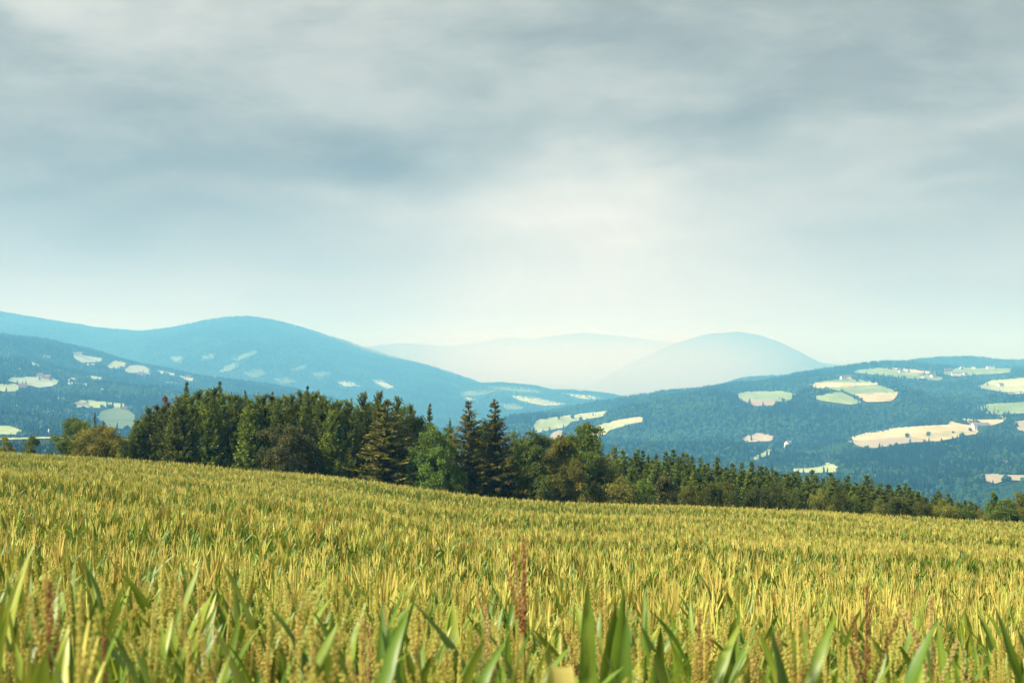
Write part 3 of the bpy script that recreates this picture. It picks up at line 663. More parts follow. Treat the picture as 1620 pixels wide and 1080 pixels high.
# ================================================================== TREES
M_bark = surf_mat('bark', [(.06, .045, .03), (.11, .085, .06), (.16, .13, .09)], 3, 5, bump=.02, bscale=12, obj=True, stretch=(1, 1, .3))
def trunk_geo(g, r, H, r0, k=7, lean=.02):
    n = 7; z = np.linspace(-.4, H, n); w = np.cumsum(r.uniform(-lean, lean, (n, 2)), 0) * H * .3; w[0] = 0
    P = np.column_stack([w, z]); rad = r0 * np.linspace(1.15, .12, n); g.tube(P, rad, k)
    return lambda zz: np.array([np.interp(zz, z, P[:, 0]), np.interp(zz, z, P[:, 1])])
def unit(v): return v / (np.linalg.norm(v, axis=-1, keepdims=True) + 1e-9)
def conifer(seed, H, Rad, mat, e_low=-.15, e_top=.8, curl=.25, prof=.8, step=.3, per=7, sta=10, twig=.42, tw=.11, hang=.35, h0=.03, tipup=0., gap=0., bulge=.12):
    """whorls of branches clothed in needle twigs; returns (trunk mesh, crown mesh)"""
    r = np.random.RandomState(seed); tg = Geo(); ax = trunk_geo(tg, r, H, .014 * H + .05); cg = Geo()
    PB, DB, WB, TB = [], [], [], []
    h = H * h0
    sect = r.uniform(.75, 1.15, 12)
    while h < H * .985:
        f = h / H; L0 = Rad * ((1 - f) ** prof) * (1 - bulge * math.exp(-f * 9)) + .07
        for k in range(per if f < .82 else 5):
            if r.rand() < gap: continue
            a = 2 * math.pi * (k + r.rand()) / per + h * 5; L = L0 * r.uniform(.72, 1.08) * sect[int(a / 6.283 * 12) % 12]
            e = e_low + (e_top - e_low) * f ** 1.3 + r.uniform(-.12, .12)
            hd = np.array([math.cos(a), math.sin(a), 0]); m = max(4, int(sta * (L / Rad) ** .6 + 2)); s = np.linspace(.12, 1, m) + r.uniform(-.03, .03, m)
            rr = L * s * math.cos(e); zz = h + L * (s * math.sin(e) + curl * (s ** 2) * (1 - f) + tipup * s ** 4) + r.uniform(-.06, .06)
            c0 = ax(h); P = np.stack([c0[0] + hd[0] * rr, c0[1] + hd[1] * rr, zz], 1)
            if L > .7 and k % 2 == 0: tg.tube(P[::2] if len(P) > 5 else P, np.linspace(.03, .008, len(P[::2] if len(P) > 5 else P)) * (.6 + L * .25), 3)
            T = unit(np.gradient(P, axis=0)); S = np.stack([-T[:, 1], T[:, 0], T[:, 2] * 0], 1); S = unit(S)
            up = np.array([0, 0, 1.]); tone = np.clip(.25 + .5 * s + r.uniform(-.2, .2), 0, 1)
            for kind in range(4):
                q = r.uniform(.7, 1.25, (m, 1)); jit = r.normal(0, .28, (m, 3))
                if kind < 2:
                    D = T * .62 + S * (1 if kind else -1) * .8 - up * hang * .5 + jit * .6
                elif kind == 2: D = T * .9 + up * .25 + jit
                else: D = -up * hang * 1.9 + T * .35 + jit * .5
                D = unit(D) * twig * (1 - .55 * f ** 1.5) * q * (1 - .35 * s[:, None]) * (1.0 if kind != 3 else .9)
                N = unit(up + r.normal(0, .5, (m, 3))) if kind < 3 else unit(hd + r.normal(0, .5, (m, 3)))
                W = unit(np.cross(D, N)) * tw * q * (1 - .45 * f)
                PB.append(P + r.normal(0, .03, (m, 3))); DB.append(D); WB.append(W); TB.append(np.clip(tone + r.uniform(-.15, .15, m), 0, 1))
        h += step * r.uniform(.75, 1.25) * (1 - .30 * f) * (1 + .5 * (f > .82))
    # leader
    PB.append(np.repeat([[*ax(H), H - .45]], 6, 0)); DB.append(np.column_stack([r.normal(0, .1, 6), r.normal(0, .1, 6), np.full(6, .5)])); WB.append(unit(r.normal(0, 1, (6, 3)) * [1, 1, 0]) * .05); TB.append(np.full(6, .8))
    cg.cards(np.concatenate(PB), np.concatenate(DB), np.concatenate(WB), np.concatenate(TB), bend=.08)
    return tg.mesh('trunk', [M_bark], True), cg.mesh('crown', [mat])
def broadleaf(seed, H, Rad, mat, n=46, per=330, leaf=.20, base=.12, shape=1.0, cr=.26, top=0., upright=.0, mat_tip=None):
    """limbs carrying clumps of leaves spread through an uneven crown"""
    r = np.random.RandomState(seed); tg = Geo(); ax = trunk_geo(tg, r, H * .82, .02 * H + .07, lean=.05); cg = Geo()
    P, D, W, T = [], [], [], []
    ph = r.rand() * 6; C = []
    for i in range(n):
        # clump centres on an egg shaped shell with lobes, a few inside
        t = (i + .5) / n; zc = 1 - 2 * t; a = i * 2.39996 + r.uniform(-.4, .4)
        rr = math.sqrt(max(0, 1 - zc * zc)); lob = 1 + .20 * math.sin(3 * a + ph) * rr + r.uniform(-.22, .20)
        dep = lob * (r.uniform(.45, .8) if r.rand() < .3 else r.uniform(.82, 1.0))
        fz = .5 + .5 * zc; egg = (1.02 - fz) ** (.16 * shape) if fz > .45 else .94 + .06 * fz
        c = np.array([math.cos(a) * rr * Rad * dep * min(1.05, egg * 1.12), math.sin(a) * rr * Rad * dep * min(1.05, egg * 1.12), H * (base + (1 - base - .05) * (.5 + .5 * zc * min(1.05, dep)))])
        c[:2] += ax(c[2] * .8) + np.array([top, 0]) * fz ** 2; C.append(c)
        cz = Rad * cr * r.uniform(.7, 1.3); nl = int(per * r.uniform(.7, 1.25) * (cz / (Rad * cr)) ** 1.5)
        v = unit(r.normal(0, 1, (nl, 3))); v[:, 2] = np.abs(v[:, 2]) * np.where(r.rand(nl) < .75, 1, -1)
        rad = cz * (r.rand(nl, 1) ** .45) * (1 + .25 * np.sin(v[:, :1] * 5 + v[:, 1:2] * 4 + i)); pos = c + v * rad * [1.15, 1.15, .8 + upright]
        d = unit(v * .7 + r.normal(0, .6, (nl, 3)) + [0, 0, -.25]) * leaf * r.uniform(.6, 1.35, (nl, 1))
        P.append(pos); D.append(d); W.append(unit(np.cross(d, v + r.normal(0, .6, (nl, 3)))) * leaf * .34 * r.uniform(.7, 1.2, (nl, 1)))
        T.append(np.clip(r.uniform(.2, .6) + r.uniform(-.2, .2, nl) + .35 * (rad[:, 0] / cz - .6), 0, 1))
        if i % 2 == 0:
            z0 = min(c[2] * .75, H * .7); b0 = np.array([*ax(z0), z0]); mid = (b0 + c) / 2 + [0, 0, -.08 * H * r.rand()]
            tg.tube([b0, mid, c], np.array([.007, .005, .002]) * H, 4)
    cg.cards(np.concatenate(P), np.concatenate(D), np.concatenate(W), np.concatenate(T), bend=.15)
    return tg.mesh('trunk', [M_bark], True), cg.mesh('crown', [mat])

M_spr = foliage_mat('spruce_needles', [(0.0232, 0.037, 0.0062), (0.0627, 0.0911, 0.0124), (0.1628, 0.2062, 0.0232), (0.3488, 0.3797, 0.0465)], .22, nscale=.7)
M_spb = foliage_mat('old_spruce_needles', [(0.0292, 0.0316, 0.0054), (0.0765, 0.0754, 0.0121), (0.1604, 0.1369, 0.0216), (0.2916, 0.237, 0.0405)], .22, nscale=.8)
M_brt = foliage_mat('ash_leaves', [(0.0355, 0.0686, 0.0124), (0.0888, 0.1544, 0.0227), (0.1678, 0.266, 0.036), (0.2566, 0.3604, 0.0515)], .32, nscale=.6)
M_grn = foliage_mat('leaves', [(0.0292, 0.0551, 0.0081), (0.0728, 0.1216, 0.0149), (0.162, 0.235, 0.027), (0.2916, 0.3564, 0.0405)], .32, nscale=.6)
M_olv = foliage_mat('olive_leaves', [(0.0595, 0.069, 0.0103), (0.1289, 0.138, 0.0186), (0.2381, 0.2243, 0.0311), (0.3769, 0.3277, 0.0466)], .32, nscale=.6)
M_gld = foliage_mat('golden_leaves', [(0.07, 0.07, 0.0112), (0.168, 0.161, 0.0196), (0.336, 0.301, 0.035), (0.532, 0.448, 0.063)], .36, nscale=.7)
M_mpl = foliage_mat('seeded_maple_leaves', [(0.014, 0.024, 0.005), (0.045, 0.06, 0.01), (0.12, 0.115, 0.02), (0.36, 0.27, 0.07)], .28, nscale=1.4, tw=.75)
M_pin = foliage_mat('young_pine_needles', [(0.0255, 0.046, 0.007), (0.0723, 0.11, 0.014), (0.1573, 0.205, 0.027), (0.2465, 0.29, 0.042)], .28, nscale=.35)
M_brn = foliage_mat('brownish_leaves', [(0.024, 0.034, 0.006), (0.058, 0.075, 0.011), (0.115, 0.125, 0.018), (0.19, 0.185, 0.03)], .28, nscale=.7)
M_tip = foliage_mat('pale_tipped_leaves', [(0.0138, 0.024, 0.0058), (0.0304, 0.0432, 0.0086), (0.138, 0.132, 0.0288), (0.5796, 0.456, 0.1296)], .25, nscale=1.2, tw=.8)
M_org = foliage_mat('rust_leaves', [(.10, .05, .015), (.22, .10, .025), (.36, .17, .05)], .3)

DENSE = [conifer(100 + i, 11, 2.2, M_spr, e_low=.45, e_top=1.05, curl=.40, prof=.38, step=.24, per=9, sta=10, twig=.40, tw=.10, hang=.15, bulge=.0, h0=.02) for i in range(5)]
OPEN = [conifer(120 + i, 12, 3.0, M_spb, e_low=-.25, e_top=.55, curl=.28, prof=.85, step=.40, per=7, sta=13, twig=.48, tw=.10, hang=.75, gap=.08, h0=.05) for i in range(3)]
DARK = [conifer(130 + i, 12, 2.4, M_spr, e_low=-.2, e_top=.4, curl=.3, prof=1.05, step=.30, per=7, sta=11, twig=.42, tw=.10, hang=.5, h0=.05) for i in range(2)]
PINE = [conifer(140 + i, 9, 1.9, M_pin, e_low=.1, e_top=.5, curl=.3, prof=(.8, .95, .7, 1.05, .85, .75, 1.0)[i], step=.32, per=7, sta=9, twig=.46, tw=.13, hang=.2, h0=.04, gap=.05) for i in range(7)]
BUSH = [broadleaf(150 + i, 5, 2.4, m, n=30, per=210, leaf=.24, base=.02, cr=.34) for i, m in enumerate((M_olv, M_grn, M_brn, M_brn))]

FILL = [broadleaf(160 + i, 9, 2.6, M_grn, n=50, per=260, leaf=.24, base=.02, cr=.27) for i in range(2)]
EXT = {}
def extent(me):
    if me.name not in EXT:
        v = np.empty(len(me.vertices) * 3, np.float32); me.vertices.foreach_get('co', v); v = v.reshape(-1, 3)
        EXT[me.name] = (float(np.percentile(np.hypot(v[:, 0], v[:, 1]), 97)), float(v[:, 2].max()))
    return EXT[me.name]
def tree(name, label, meshes, px, d, top_py, half_px, H0, R0, rz=None, group=None, cat='tree', sy=1.0):
    u = float(uv_of(px, top_py)[0]); x = u * d; zg = float(ground_z(x, d)); H = float(v_of(top_py)) * d - zg
    R0, H0 = extent(meshes[1]); rw = half_px / F * d / R0; k = max(H, 1.2) / H0
    e = link(name, None, loc=(x, d, zg), rz=random.uniform(0, 6.28) if rz is None else rz, scale=(rw, rw * sy, k))
    tag(e, label, cat, group)
    link('trunk', meshes[0], e); link('crown', meshes[1], e)
    return e
SP = 'spruces in the tree line'
# left end
tree('golden_shrub', 'small orange tinged tree at the left picture edge', broadleaf(201, 4.5, 1.5, M_gld, n=26, per=230, leaf=.18, base=.03), 8, 146, 688, 17, 4.5, 1.5)
tree('green_shrub', 'small pointed green tree right of the orange tinged one', broadleaf(202, 5, 1.6, M_grn, n=26, per=230, leaf=.18, base=.03, shape=2), 48, 149, 685, 18, 5, 1.6)
tree('round_tree', 'round bright green broadleaf tree beside the golden tree', broadleaf(203, 7.5, 2.7, M_grn, n=60, per=420, leaf=.19, base=.06, cr=.25, top=.5), 114, 152, 655, 39, 7.5, 2.7, rz=0)
tree('spruce_tree', 'thin spruce tip showing behind the round tree', DARK[0], 151, 172, 651, 11, 12, 2.4, group=SP)
tree('spruce_tree', 'small dark spruce tip behind the golden tree', DARK[1], 164, 170, 664, 11, 12, 2.4, group=SP)
tree('golden_tree', 'golden yellow broadleaf tree left of the spruce wall', broadleaf(204, 6.5, 2.8, M_gld, n=54, per=400, leaf=.18, base=.04, cr=.25), 160, 148, 669, 41, 6.5, 2.8, rz=1)
tree('golden_bush', 'low yellow bush between golden tree and spruce wall', broadleaf(205, 4.2, 1.6, M_gld, n=28, per=260, leaf=.18, base=.02), 192, 147, 690, 22, 4.2, 1.6)
# wall of dense spruces, front row then the tips behind
front = [(218, 661, 15), (237, 640, 18), (262, 640, 18), (283, 624, 20), (306, 622, 20), (329, 613, 20), (352, 616, 20), (374, 622, 18), (396, 628, 19), (419, 620, 19), (441, 626, 18), (463, 620, 19), (487, 617, 19), (508, 622, 18), (529, 632, 19), (551, 630, 20)]
place = ['leftmost', 'second', 'third', 'fourth', 'fifth', 'sixth', 'seventh', 'eighth', 'ninth', 'tenth', 'eleventh', 'twelfth', 'thirteenth', 'fourteenth', 'fifteenth', 'last']
for i, (px, py, hw) in enumerate(front):
    w = 'leftmost' if i == 0 else ('rightmost' if i == len(front) - 1 else place[i] + ' from the left')
    tree('spruce_tree', f'dense dark green spruce, {w} in the front row of the spruce wall', DENSE[i % 5], px, 150 + random.uniform(-1.5, 3), py, hw * 1.5, 11, 2.2, group=SP)
for i in range(len(front) - 1):
    (xa, ya, wa), (xb, yb, wb) = front[i], front[i + 1]
    tree('spruce_tree', f'dense spruce filling the gap, {place[i] if i else "leftmost"} of the second row in the spruce wall', DENSE[(i + 3) % 5], (xa + xb) / 2, 157 + random.uniform(-1, 1), max(ya, yb) - random.uniform(0, 8), 30, 11, 2.2, group=SP)
tree('rust_tree', 'rust coloured treetop rising behind the left spruces', broadleaf(206, 9, 1.6, M_org, n=26, per=240, leaf=.22, base=.3), 259, 160, 624, 17, 9, 1.6)
back = [(293, 603, 17), (318, 616, 14), (346, 602, 17), (366, 612, 13), (390, 609, 14), (408, 613, 13), (429, 611, 15), (452, 624, 14), (484, 609, 15), (500, 614, 13), (535, 624, 14), (556, 622, 13)]
for i, (px, py, hw) in enumerate(back):
    tree('spruce_tree', f'spruce tip, {"leftmost" if i == 0 else place[i] + " from the left"} of those rising behind the spruce wall', DARK[i % 2], px, 168 + random.uniform(-3, 5), py + (0 if i in (0, 2, 8) else 7), hw * 1.7, 12, 2.4, group=SP)
for i, (px, py, hw, d) in enumerate([(575, 617, 26, 160), (600, 616, 27, 162), (628, 623, 25, 161), (652, 636, 22, 163)]):
    tree('spruce_tree', f'broad spruce, {["leftmost", "second", "third", "rightmost"][i]} of four behind the old brown spruce', DENSE[(i + 2) % 5], px, d, py, hw, 11, 2.2, group=SP)
for i, (px, py, hw) in enumerate([(590, 632, 40), (640, 634, 38), (668, 655, 30), (705, 668, 30), (765, 664, 34), (812, 676, 30), (880, 690, 34)]):
    tree('broadleaf_tree', f'dark broadleaf tree, {place[i] if i else "leftmost"} from the left of those filling behind the spruces', FILL[i % 2], px, 164, py, hw, 9, 2.6, group='trees filling the belt')
tree('maple_tree', 'round maple covered in brown seeds before the spruce wall', broadleaf(207, 7, 3.2, M_mpl, n=70, per=380, leaf=.20, base=.02, cr=.2), 456, 146.5, 667, 55, 7, 3.2)
tree('old_spruce', 'old open brownish spruce with sweeping branches and bare trunk', OPEN[0], 612, 148.5, 630, 66, 12, 3.0)
tree('spruce_tree', 'pointed spruce rising behind the bright green ash', DARK[0], 679, 158, 637, 27, 12, 2.4, group=SP)
tree('ash_tree', 'bright green ash tree before the spruces', broadleaf(208, 8, 2.6, M_brt, n=64, per=380, leaf=.22, base=.02, cr=.24, upright=.2), 686, 147, 668, 41, 8, 2.6)
tree('ash_bush', 'low bright green bush at right foot of the ash', broadleaf(209, 4, 1.7, M_brt, n=24, per=260, leaf=.22, base=.02), 722, 146, 735, 20, 4, 1.7)
tree('spruce_tree', 'small spruce tip left of the spruce pair', DARK[1], 712, 160, 660, 16, 12, 2.4, group=SP)
tree('spruce_tree', 'left tree of the tall pointed spruce pair', OPEN[1], 743, 149.5, 633, 54, 12, 3.0, group=SP)
tree('spruce_tree', 'right tree of the tall pointed spruce pair', OPEN[2], 787, 150.5, 630, 56, 12, 3.0, group=SP)
tree('beech_tree', 'green beech right of the spruce pair', broadleaf(210, 9, 2.6, M_grn, n=64, per=360, leaf=.21, base=.02, cr=.24, shape=1.4), 849, 150, 677, 46, 9, 2.6)
tree('broadleaf_tree', 'dark low tree between spruce pair and beech', broadleaf(218, 7, 2.4, M_grn, n=44, per=300, leaf=.21, base=.02), 822, 154, 690, 34, 7, 2.4)
tree('broadleaf_tree', 'low green tree right of the tall broadleaf pair', broadleaf(219, 7, 2.4, M_olv, n=44, per=300, leaf=.21, base=.02), 950, 156, 714, 36, 7, 2.4)
tree('broadleaf_tree', 'taller dark broadleaf tree behind the pale green one', broadleaf(211, 10, 2.6, M_grn, n=60, per=340, leaf=.22, base=.1, cr=.25), 918, 156, 666, 46, 10, 2.6)
tree('broadleaf_tree', 'pale green cone shaped broadleaf tree beside the dark one', broadleaf(212, 8.5, 2.4, M_olv, n=56, per=340, leaf=.20, base=.02, cr=.25, shape=2), 896, 149, 684, 42, 8.5, 2.4)
tree('olive_bush', 'wide olive bush at left foot of the pine wood', BUSH[0], 978, 148.5, 748, 42, 5, 2.4, cat='bush')
tree('hawthorn_bush', 'dark bush with pale cream leaf tips before the pine wood', broadleaf(213, 5, 1.6, M_tip, n=40, per=300, leaf=.18, base=.02, cr=.26, shape=1.5), 1053, 147.5, 748, 23, 5, 1.6, cat='bush')
# the pine wood running away downhill to the right
lpx = [930, 960, 1000, 1050, 1100, 1150, 1200, 1250, 1300, 1350, 1400, 1450, 1490, 1520, 1545, 1700]
lpy = [716, 712, 712, 710, 718, 728, 733, 741, 748, 757, 763, 772, 782, 792, 797, 830]
for row, (d, off, jit, stp) in enumerate([(205, 2, 8, 12.5), (186, 11, 8, 12.5), (168, 24, 9, 13.5)]):
    px = 944 + row * 4
    while px < 1548:
        ln = np.interp(px, lpx, lpy); near = np.interp(px, _epx, _epy)
        py = ln + off * min(1, (near - ln) / 80) + random.uniform(-jit, jit) - (4 if random.random() < .15 else 0)
        tree('pine_tree', 'young pine in the dense wood beyond the field, right of the broadleaf trees', PINE[random.randrange(7)], px, d + random.uniform(-5, 5), py, random.uniform(19, 29), 9, 1.9, group='pines of the wood at right')
        px += stp * random.uniform(.8, 1.25)
tree('spruce_tree', 'single dark spruce standing out of the pine wood', DARK[1], 1221, 196, 733, 11, 12, 2.4, group=SP)
tree('spruce_tree', 'small dark spruce low in the pine wood edge', DARK[0], 1373, 160, 775, 13, 12, 2.4, group=SP)
bx = [(1012, 752, 22, 1), (1092, 756, 24, 0), (1128, 760, 20, 3), (1152, 758, 21, 2), (1192, 766, 22, 3), (1226, 760, 22, 2), (1262, 768, 22, 3), (1296, 768, 22, 0), (1326, 774, 21, 2), (1356, 778, 20, 1), (1392, 785, 20, 0), (1420, 782, 20, 3), (1450, 790, 18, 2), (1466, 794, 10, 3), (1492, 786, 26, 0), (1525, 797, 22, 1), (1553, 800, 20, 0)]
ordn = ['first', 'second', 'third', 'fourth', 'fifth', 'sixth', 'seventh', 'eighth', 'ninth', 'tenth', 'eleventh', 'twelfth', 'thirteenth', 'fourteenth', 'fifteenth', 'sixteenth', 'seventeenth']
for i, (px, py, hw, k) in enumerate(bx):
    c = ('olive', 'green', 'brownish', 'brownish')[k]
    tree('hedge_bush', f'{c} bush, {ordn[i]} from the left along the front of the pine wood', BUSH[k], px, 149 + random.uniform(-1, 2), py, hw, 5, 2.4, group='bushes along the pine wood', cat='bush')
EG = 'trees at the right end of the wood'
tree('broadleaf_tree', 'tall dark green tree at left of the right edge group', broadleaf(214, 6, 1.7, M_grn, n=34, per=260, leaf=.22, base=.05), 1571, 158, 776, 14, 6, 1.7, group=EG)
tree('broadleaf_tree', 'wide green tree in the right edge group', broadleaf(215, 6, 2.4, M_grn, n=44, per=300, leaf=.22, base=.02), 1592, 152, 788, 30, 6, 2.4, group=EG)
tree('broadleaf_tree', 'olive tree cut by the right picture edge', broadleaf(216, 6, 2.2, M_olv, n=44, per=300, leaf=.22, base=.02), 1617, 155, 777, 24, 6, 2.2, group=EG)
tree('broadleaf_tree', 'dark tree beyond the right picture edge', broadleaf(217, 6, 2.4, M_grn, n=40, per=240, leaf=.24, base=.02), 1660, 156, 785, 34, 6, 2.4, group=EG)
for i, px in enumerate([225, 300, 380, 450, 520, 580, 640, 700, 745, 790, 830, 870, 910, 945]):
    tree('understory_bush', f'dark undergrowth bush, {ordn[i]} from the left under the tree line', BUSH[1], px, 157, np.interp(px, _epx, _epy) - 26, 30, 5, 2.4, group='undergrowth of the tree line', cat='bush')
# lone trees and hedge trees on the far fields
LT = broadleaf(220, 11, 4, M_fb, n=24, per=60, leaf=.9, base=.18, cr=.36)
for px, py, s, lab in [(1435, 693, .95, 'left of three lone trees on the long straw field'), (1469, 690.5, .9, 'middle of three lone trees on the long straw field'), (1508, 686, .5, 'smallest, right of three lone trees on the straw field'),
                       (1363, 634.5, .8, 'round tree at left end of the bright straw field'), (1535, 683, .8, 'tree beside the white farmhouse on the spur'), (1562, 682, .9, 'tree right of the white farmhouse on the spur'),
                       (1518, 601, .8, 'tree below the hilltop hamlet')]:
    hn = 'FS' if py > 640 else 'RB'; p = HILLS[hn].hit(px, py); e = link('field_tree', None, loc=p, rz=px, scale=(s, s, s)); tag(e, lab, 'tree', 'lone trees on the far fields'); link('trunk', LT[0], e); link('crown', LT[1], e)

# ================================================================== MAIZE
def corn_leaf_mat():
    m = foliage_mat('maize_leaf', [(0.0293, 0.0887, 0.0102), (0.0733, 0.1626, 0.0136), (0.1662, 0.2563, 0.0213), (0.391, 0.414, 0.051)], .28, rough=.45, nscale=1.1, hue=.03, spec=.4, tw=.62)
    return m
M_leaf = corn_leaf_mat()
M_stalk = foliage_mat('maize_stalk', [(.09, .13, .02), (.17, .21, .035), (.30, .30, .07)], .1, rough=.5, nscale=2)
M_tas = foliage_mat('maize_tassel', [(0.3666, 0.2306, 0.063), (0.6038, 0.4853, 0.108), (0.7548, 0.6673, 0.162), (0.816, 0.8007, 0.252)], .3, rough=.7, nscale=1.3, hue=.03, tw=.5)
M_tgr = foliage_mat('young_tassel', [(0.391, 0.3795, 0.07), (0.575, 0.529, 0.11), (0.713, 0.644, 0.17)], .3, rough=.7, nscale=1.3)
M_yel = foliage_mat('yellowed_leaf', [(.50, .46, .10), (.62, .57, .15), (.70, .64, .2)], .45, rough=.5, nscale=4)
def leaf_geo(g, r, z0, az, L, W, e0, e1, seg=11, twist=0., m=0, fold=.35, tone=.5, hook=None):
    s = np.linspace(0, 1, seg + 1); e = e0 + (e1 - e0) * s ** 1.6
    if hook: e = e0 + (e1 - e0) * sstep(hook - .1, hook + .1, s)
    ds = L / seg; rr = np.concatenate([[0], np.cumsum(np.cos((e[1:] + e[:-1]) / 2)) * ds]) + .008; zz = z0 + np.concatenate([[0], np.cumsum(np.sin((e[1:] + e[:-1]) / 2)) * ds])
    w = W * .5 * np.minimum(1, .35 + s * 4) * np.clip(1 - s ** 2.6, 0, 1) ** .75
    a = az + twist * s; hx, hy = np.cos(a), np.sin(a); sx, sy = -np.sin(az + twist * 2.2 * s), np.cos(az + twist * 2.2 * s)
    cx, cy_ = np.cumsum(np.gradient(rr) * hx), np.cumsum(np.gradient(rr) * hy)
    wav = .18 * w * np.sin(s * 17 + r.rand() * 6); ne = np.stack([-np.sin(e) * hx, -np.sin(e) * hy, np.cos(e)], 1)
    C = np.stack([cx, cy_, zz], 1); S = np.stack([sx, sy, 0 * s], 1)
    Lf = C + S * w[:, None] + ne * (fold * w + wav)[:, None]; Rt = C - S * w[:, None] + ne * (fold * w - wav)[:, None]
    V = np.stack([Lf, C, Rt], 1).reshape(-1, 3); i = np.arange(seg)[:, None] * 3
    Q = np.concatenate([np.concatenate([i, i + 1, i + 4, i + 3], 1), np.concatenate([i + 1, i + 2, i + 5, i + 4], 1)])
    tn = np.clip(tone + .22 * (s - .4), 0, 1); tn = np.stack([tn, tn + .22, tn], 1).ravel()
    g.add(V, Q, tone=tn, m=m)
def tassel_geo(g, r, z0, near, L, nb_, spread, m=0, sz=1.0):
    lines = [(0, 0., L)] + [(r.uniform(0, .28), spread * r.uniform(.5, 1.25), L * r.uniform(.45, .78)) for _ in range(nb_)]
    P0 = np.array([0, 0, z0])
    g.tube([P0, P0 + [0, 0, L * .4], P0 + [0, 0, L]], [.0055, .004, .0015], 4, tone=.55, m=m)
    for i, (f, e, ln) in enumerate(lines):
        a = r.uniform(0, 6.28); n = 7; s = np.linspace(0, 1, n); th = e * (1 - .25 * s) + .35 * e * s ** 2 * (1 if r.rand() < .4 else -.6)
        d = ln / (n - 1); rr = np.concatenate([[0], np.cumsum(np.sin(th[1:])) * d]); zz = z0 + f * L + np.concatenate([[0], np.cumsum(np.cos(th[1:])) * d])
        if i == 0: rr = .02 * L * np.sin(s * 3); zz = z0 + s * L
        C = np.stack([np.cos(a) * rr, np.sin(a) * rr, zz], 1); tn = r.uniform(.25, .8)
        if near:
            if i: g.tube(C, np.linspace(.0022, .001, n), 3, tone=.6, m=m)
            k = int(ln / .0065); t = np.linspace(.12 if i else .32, 1, k); P = np.stack([np.interp(t, s, C[:, j]) for j in range(3)], 1)
            b = np.arange(k) * 2.4 + r.rand(); T = unit(np.stack([np.interp(t, s, np.gradient(C[:, j])) for j in range(3)], 1))
            O = np.stack([np.cos(b), np.sin(b), 0 * b], 1); D = unit(T + O * .42) * .0125 * sz; Wd = unit(np.cross(D, O)) * .0034 * sz; Nn = unit(np.cross(D, Wd)) * .0034 * sz
            c = P + D * .45 + O * .003 * sz
            V = np.stack([c - D * .55, c + Wd, c + Nn, c - Wd, c - Nn, c + D * .6], 1).reshape(-1, 3); q = np.arange(k)[:, None, None] * 6
            T_ = np.array([(0, 2, 1), (0, 3, 2), (0, 4, 3), (0, 1, 4), (5, 1, 2), (5, 2, 3), (5, 3, 4), (5, 4, 1)])[None] + q
            g.add(V, T=T_.reshape(-1, 3), tone=np.repeat(np.clip(tn + r.uniform(-.35, .35, k), 0, 1), 6), m=m)
        else:
            g.tube(C[::2], np.array([.006, .0085, .008, .003]) * (1.3 if i == 0 else 1), 3, tone=tn, m=m)
def corn_parts(seed, near, tass=True, H=CORN_H):
    """list of (part name, Geo): stalk, leaves, tassel; local height H with the tassel tip at H"""
    r = np.random.RandomState(seed); TL = (r.uniform(.30, .40) if near else r.uniform(.34, .46)) if tass else .0; out = []
    zt = H - TL - r.uniform(.06, .18) if tass else H - .45
    g = Geo(); g.tube([(0, 0, -.15), (0, 0, zt * .6), (0, 0, zt)], [.014, .011, .006], 6 if near else 4, m=0, tone=.4); 
    if tass: g.tube([(0, 0, zt), (0, 0, H - TL + .02)], [.006, .0045], 5, tone=.7)
    out.append(('stalk', g, 1))
    a0 = r.uniform(0, 6.28); nl = 9 if near else 8
    for i in range(nl):
        f = i / (nl - 1); z = .55 + (zt - .58) * f ** .85; up = f ** 1.6
        L = (.80 - .36 * f ** 3) * r.uniform(.85, 1.15); W = (.084 - .030 * f ** 2) * r.uniform(.85, 1.15)
        e0 = R(62 + 16 * up + r.uniform(-8, 8)); e1 = R(-38 + 84 * up + r.uniform(-30, 26))
        if tass and f > .55 and r.rand() < (.55 if near else .42): e0 = R(80 + r.uniform(-7, 6)); e1 = R(52 + r.uniform(-22, 22)); L *= 1.12
        if not tass and f > .6: e0 = R(80 + r.uniform(-6, 6)); e1 = R(58 + r.uniform(-15, 20)); L *= 1.05
        g = Geo(); leaf_geo(g, r, z, a0 + math.pi * i + r.uniform(-.45, .45), L, W, e0, e1, 11 if near else 6, r.uniform(-.7, .7), 0, r.uniform(.2, .5), r.uniform(.15, .62) if r.rand() > .1 else .9)
        out.append(('leaf', g, 0))
    if tass:
        g = Geo(); tassel_geo(g, r, H - TL, near, TL, r.randint(2, 7) if near else r.randint(3, 8), R(r.uniform(14, 34))); out.append(('tassel', g, 2 if r.rand() < .72 else 3))
    return out
CM = [M_leaf, M_stalk, M_tas, M_tgr]
def join_parts(parts, name):
    J = Geo()
    for n, g, mi in parts:
        J.add(np.concatenate(g.V), np.concatenate(g.Q) if g.Q else None, np.concatenate(g.T) if g.T else None, np.concatenate(g.tone), mi)
    return J.mesh(name, CM, False)
FARC = [join_parts(corn_parts(300 + i, False), 'maize_plant') for i in range(9)] + [join_parts(corn_parts(320 + i, False, False, 2.1), 'maize_plant') for i in range(3)]
NEARP = [[(n, g.mesh(n, [CM[mi]], True)) for n, g, mi in corn_parts(340 + i, True)] for i in range(9)] + [[(n, g.mesh(n, [CM[mi]], True)) for n, g, mi in corn_parts(360 + i, True, False, 2.15)] for i in range(3)]
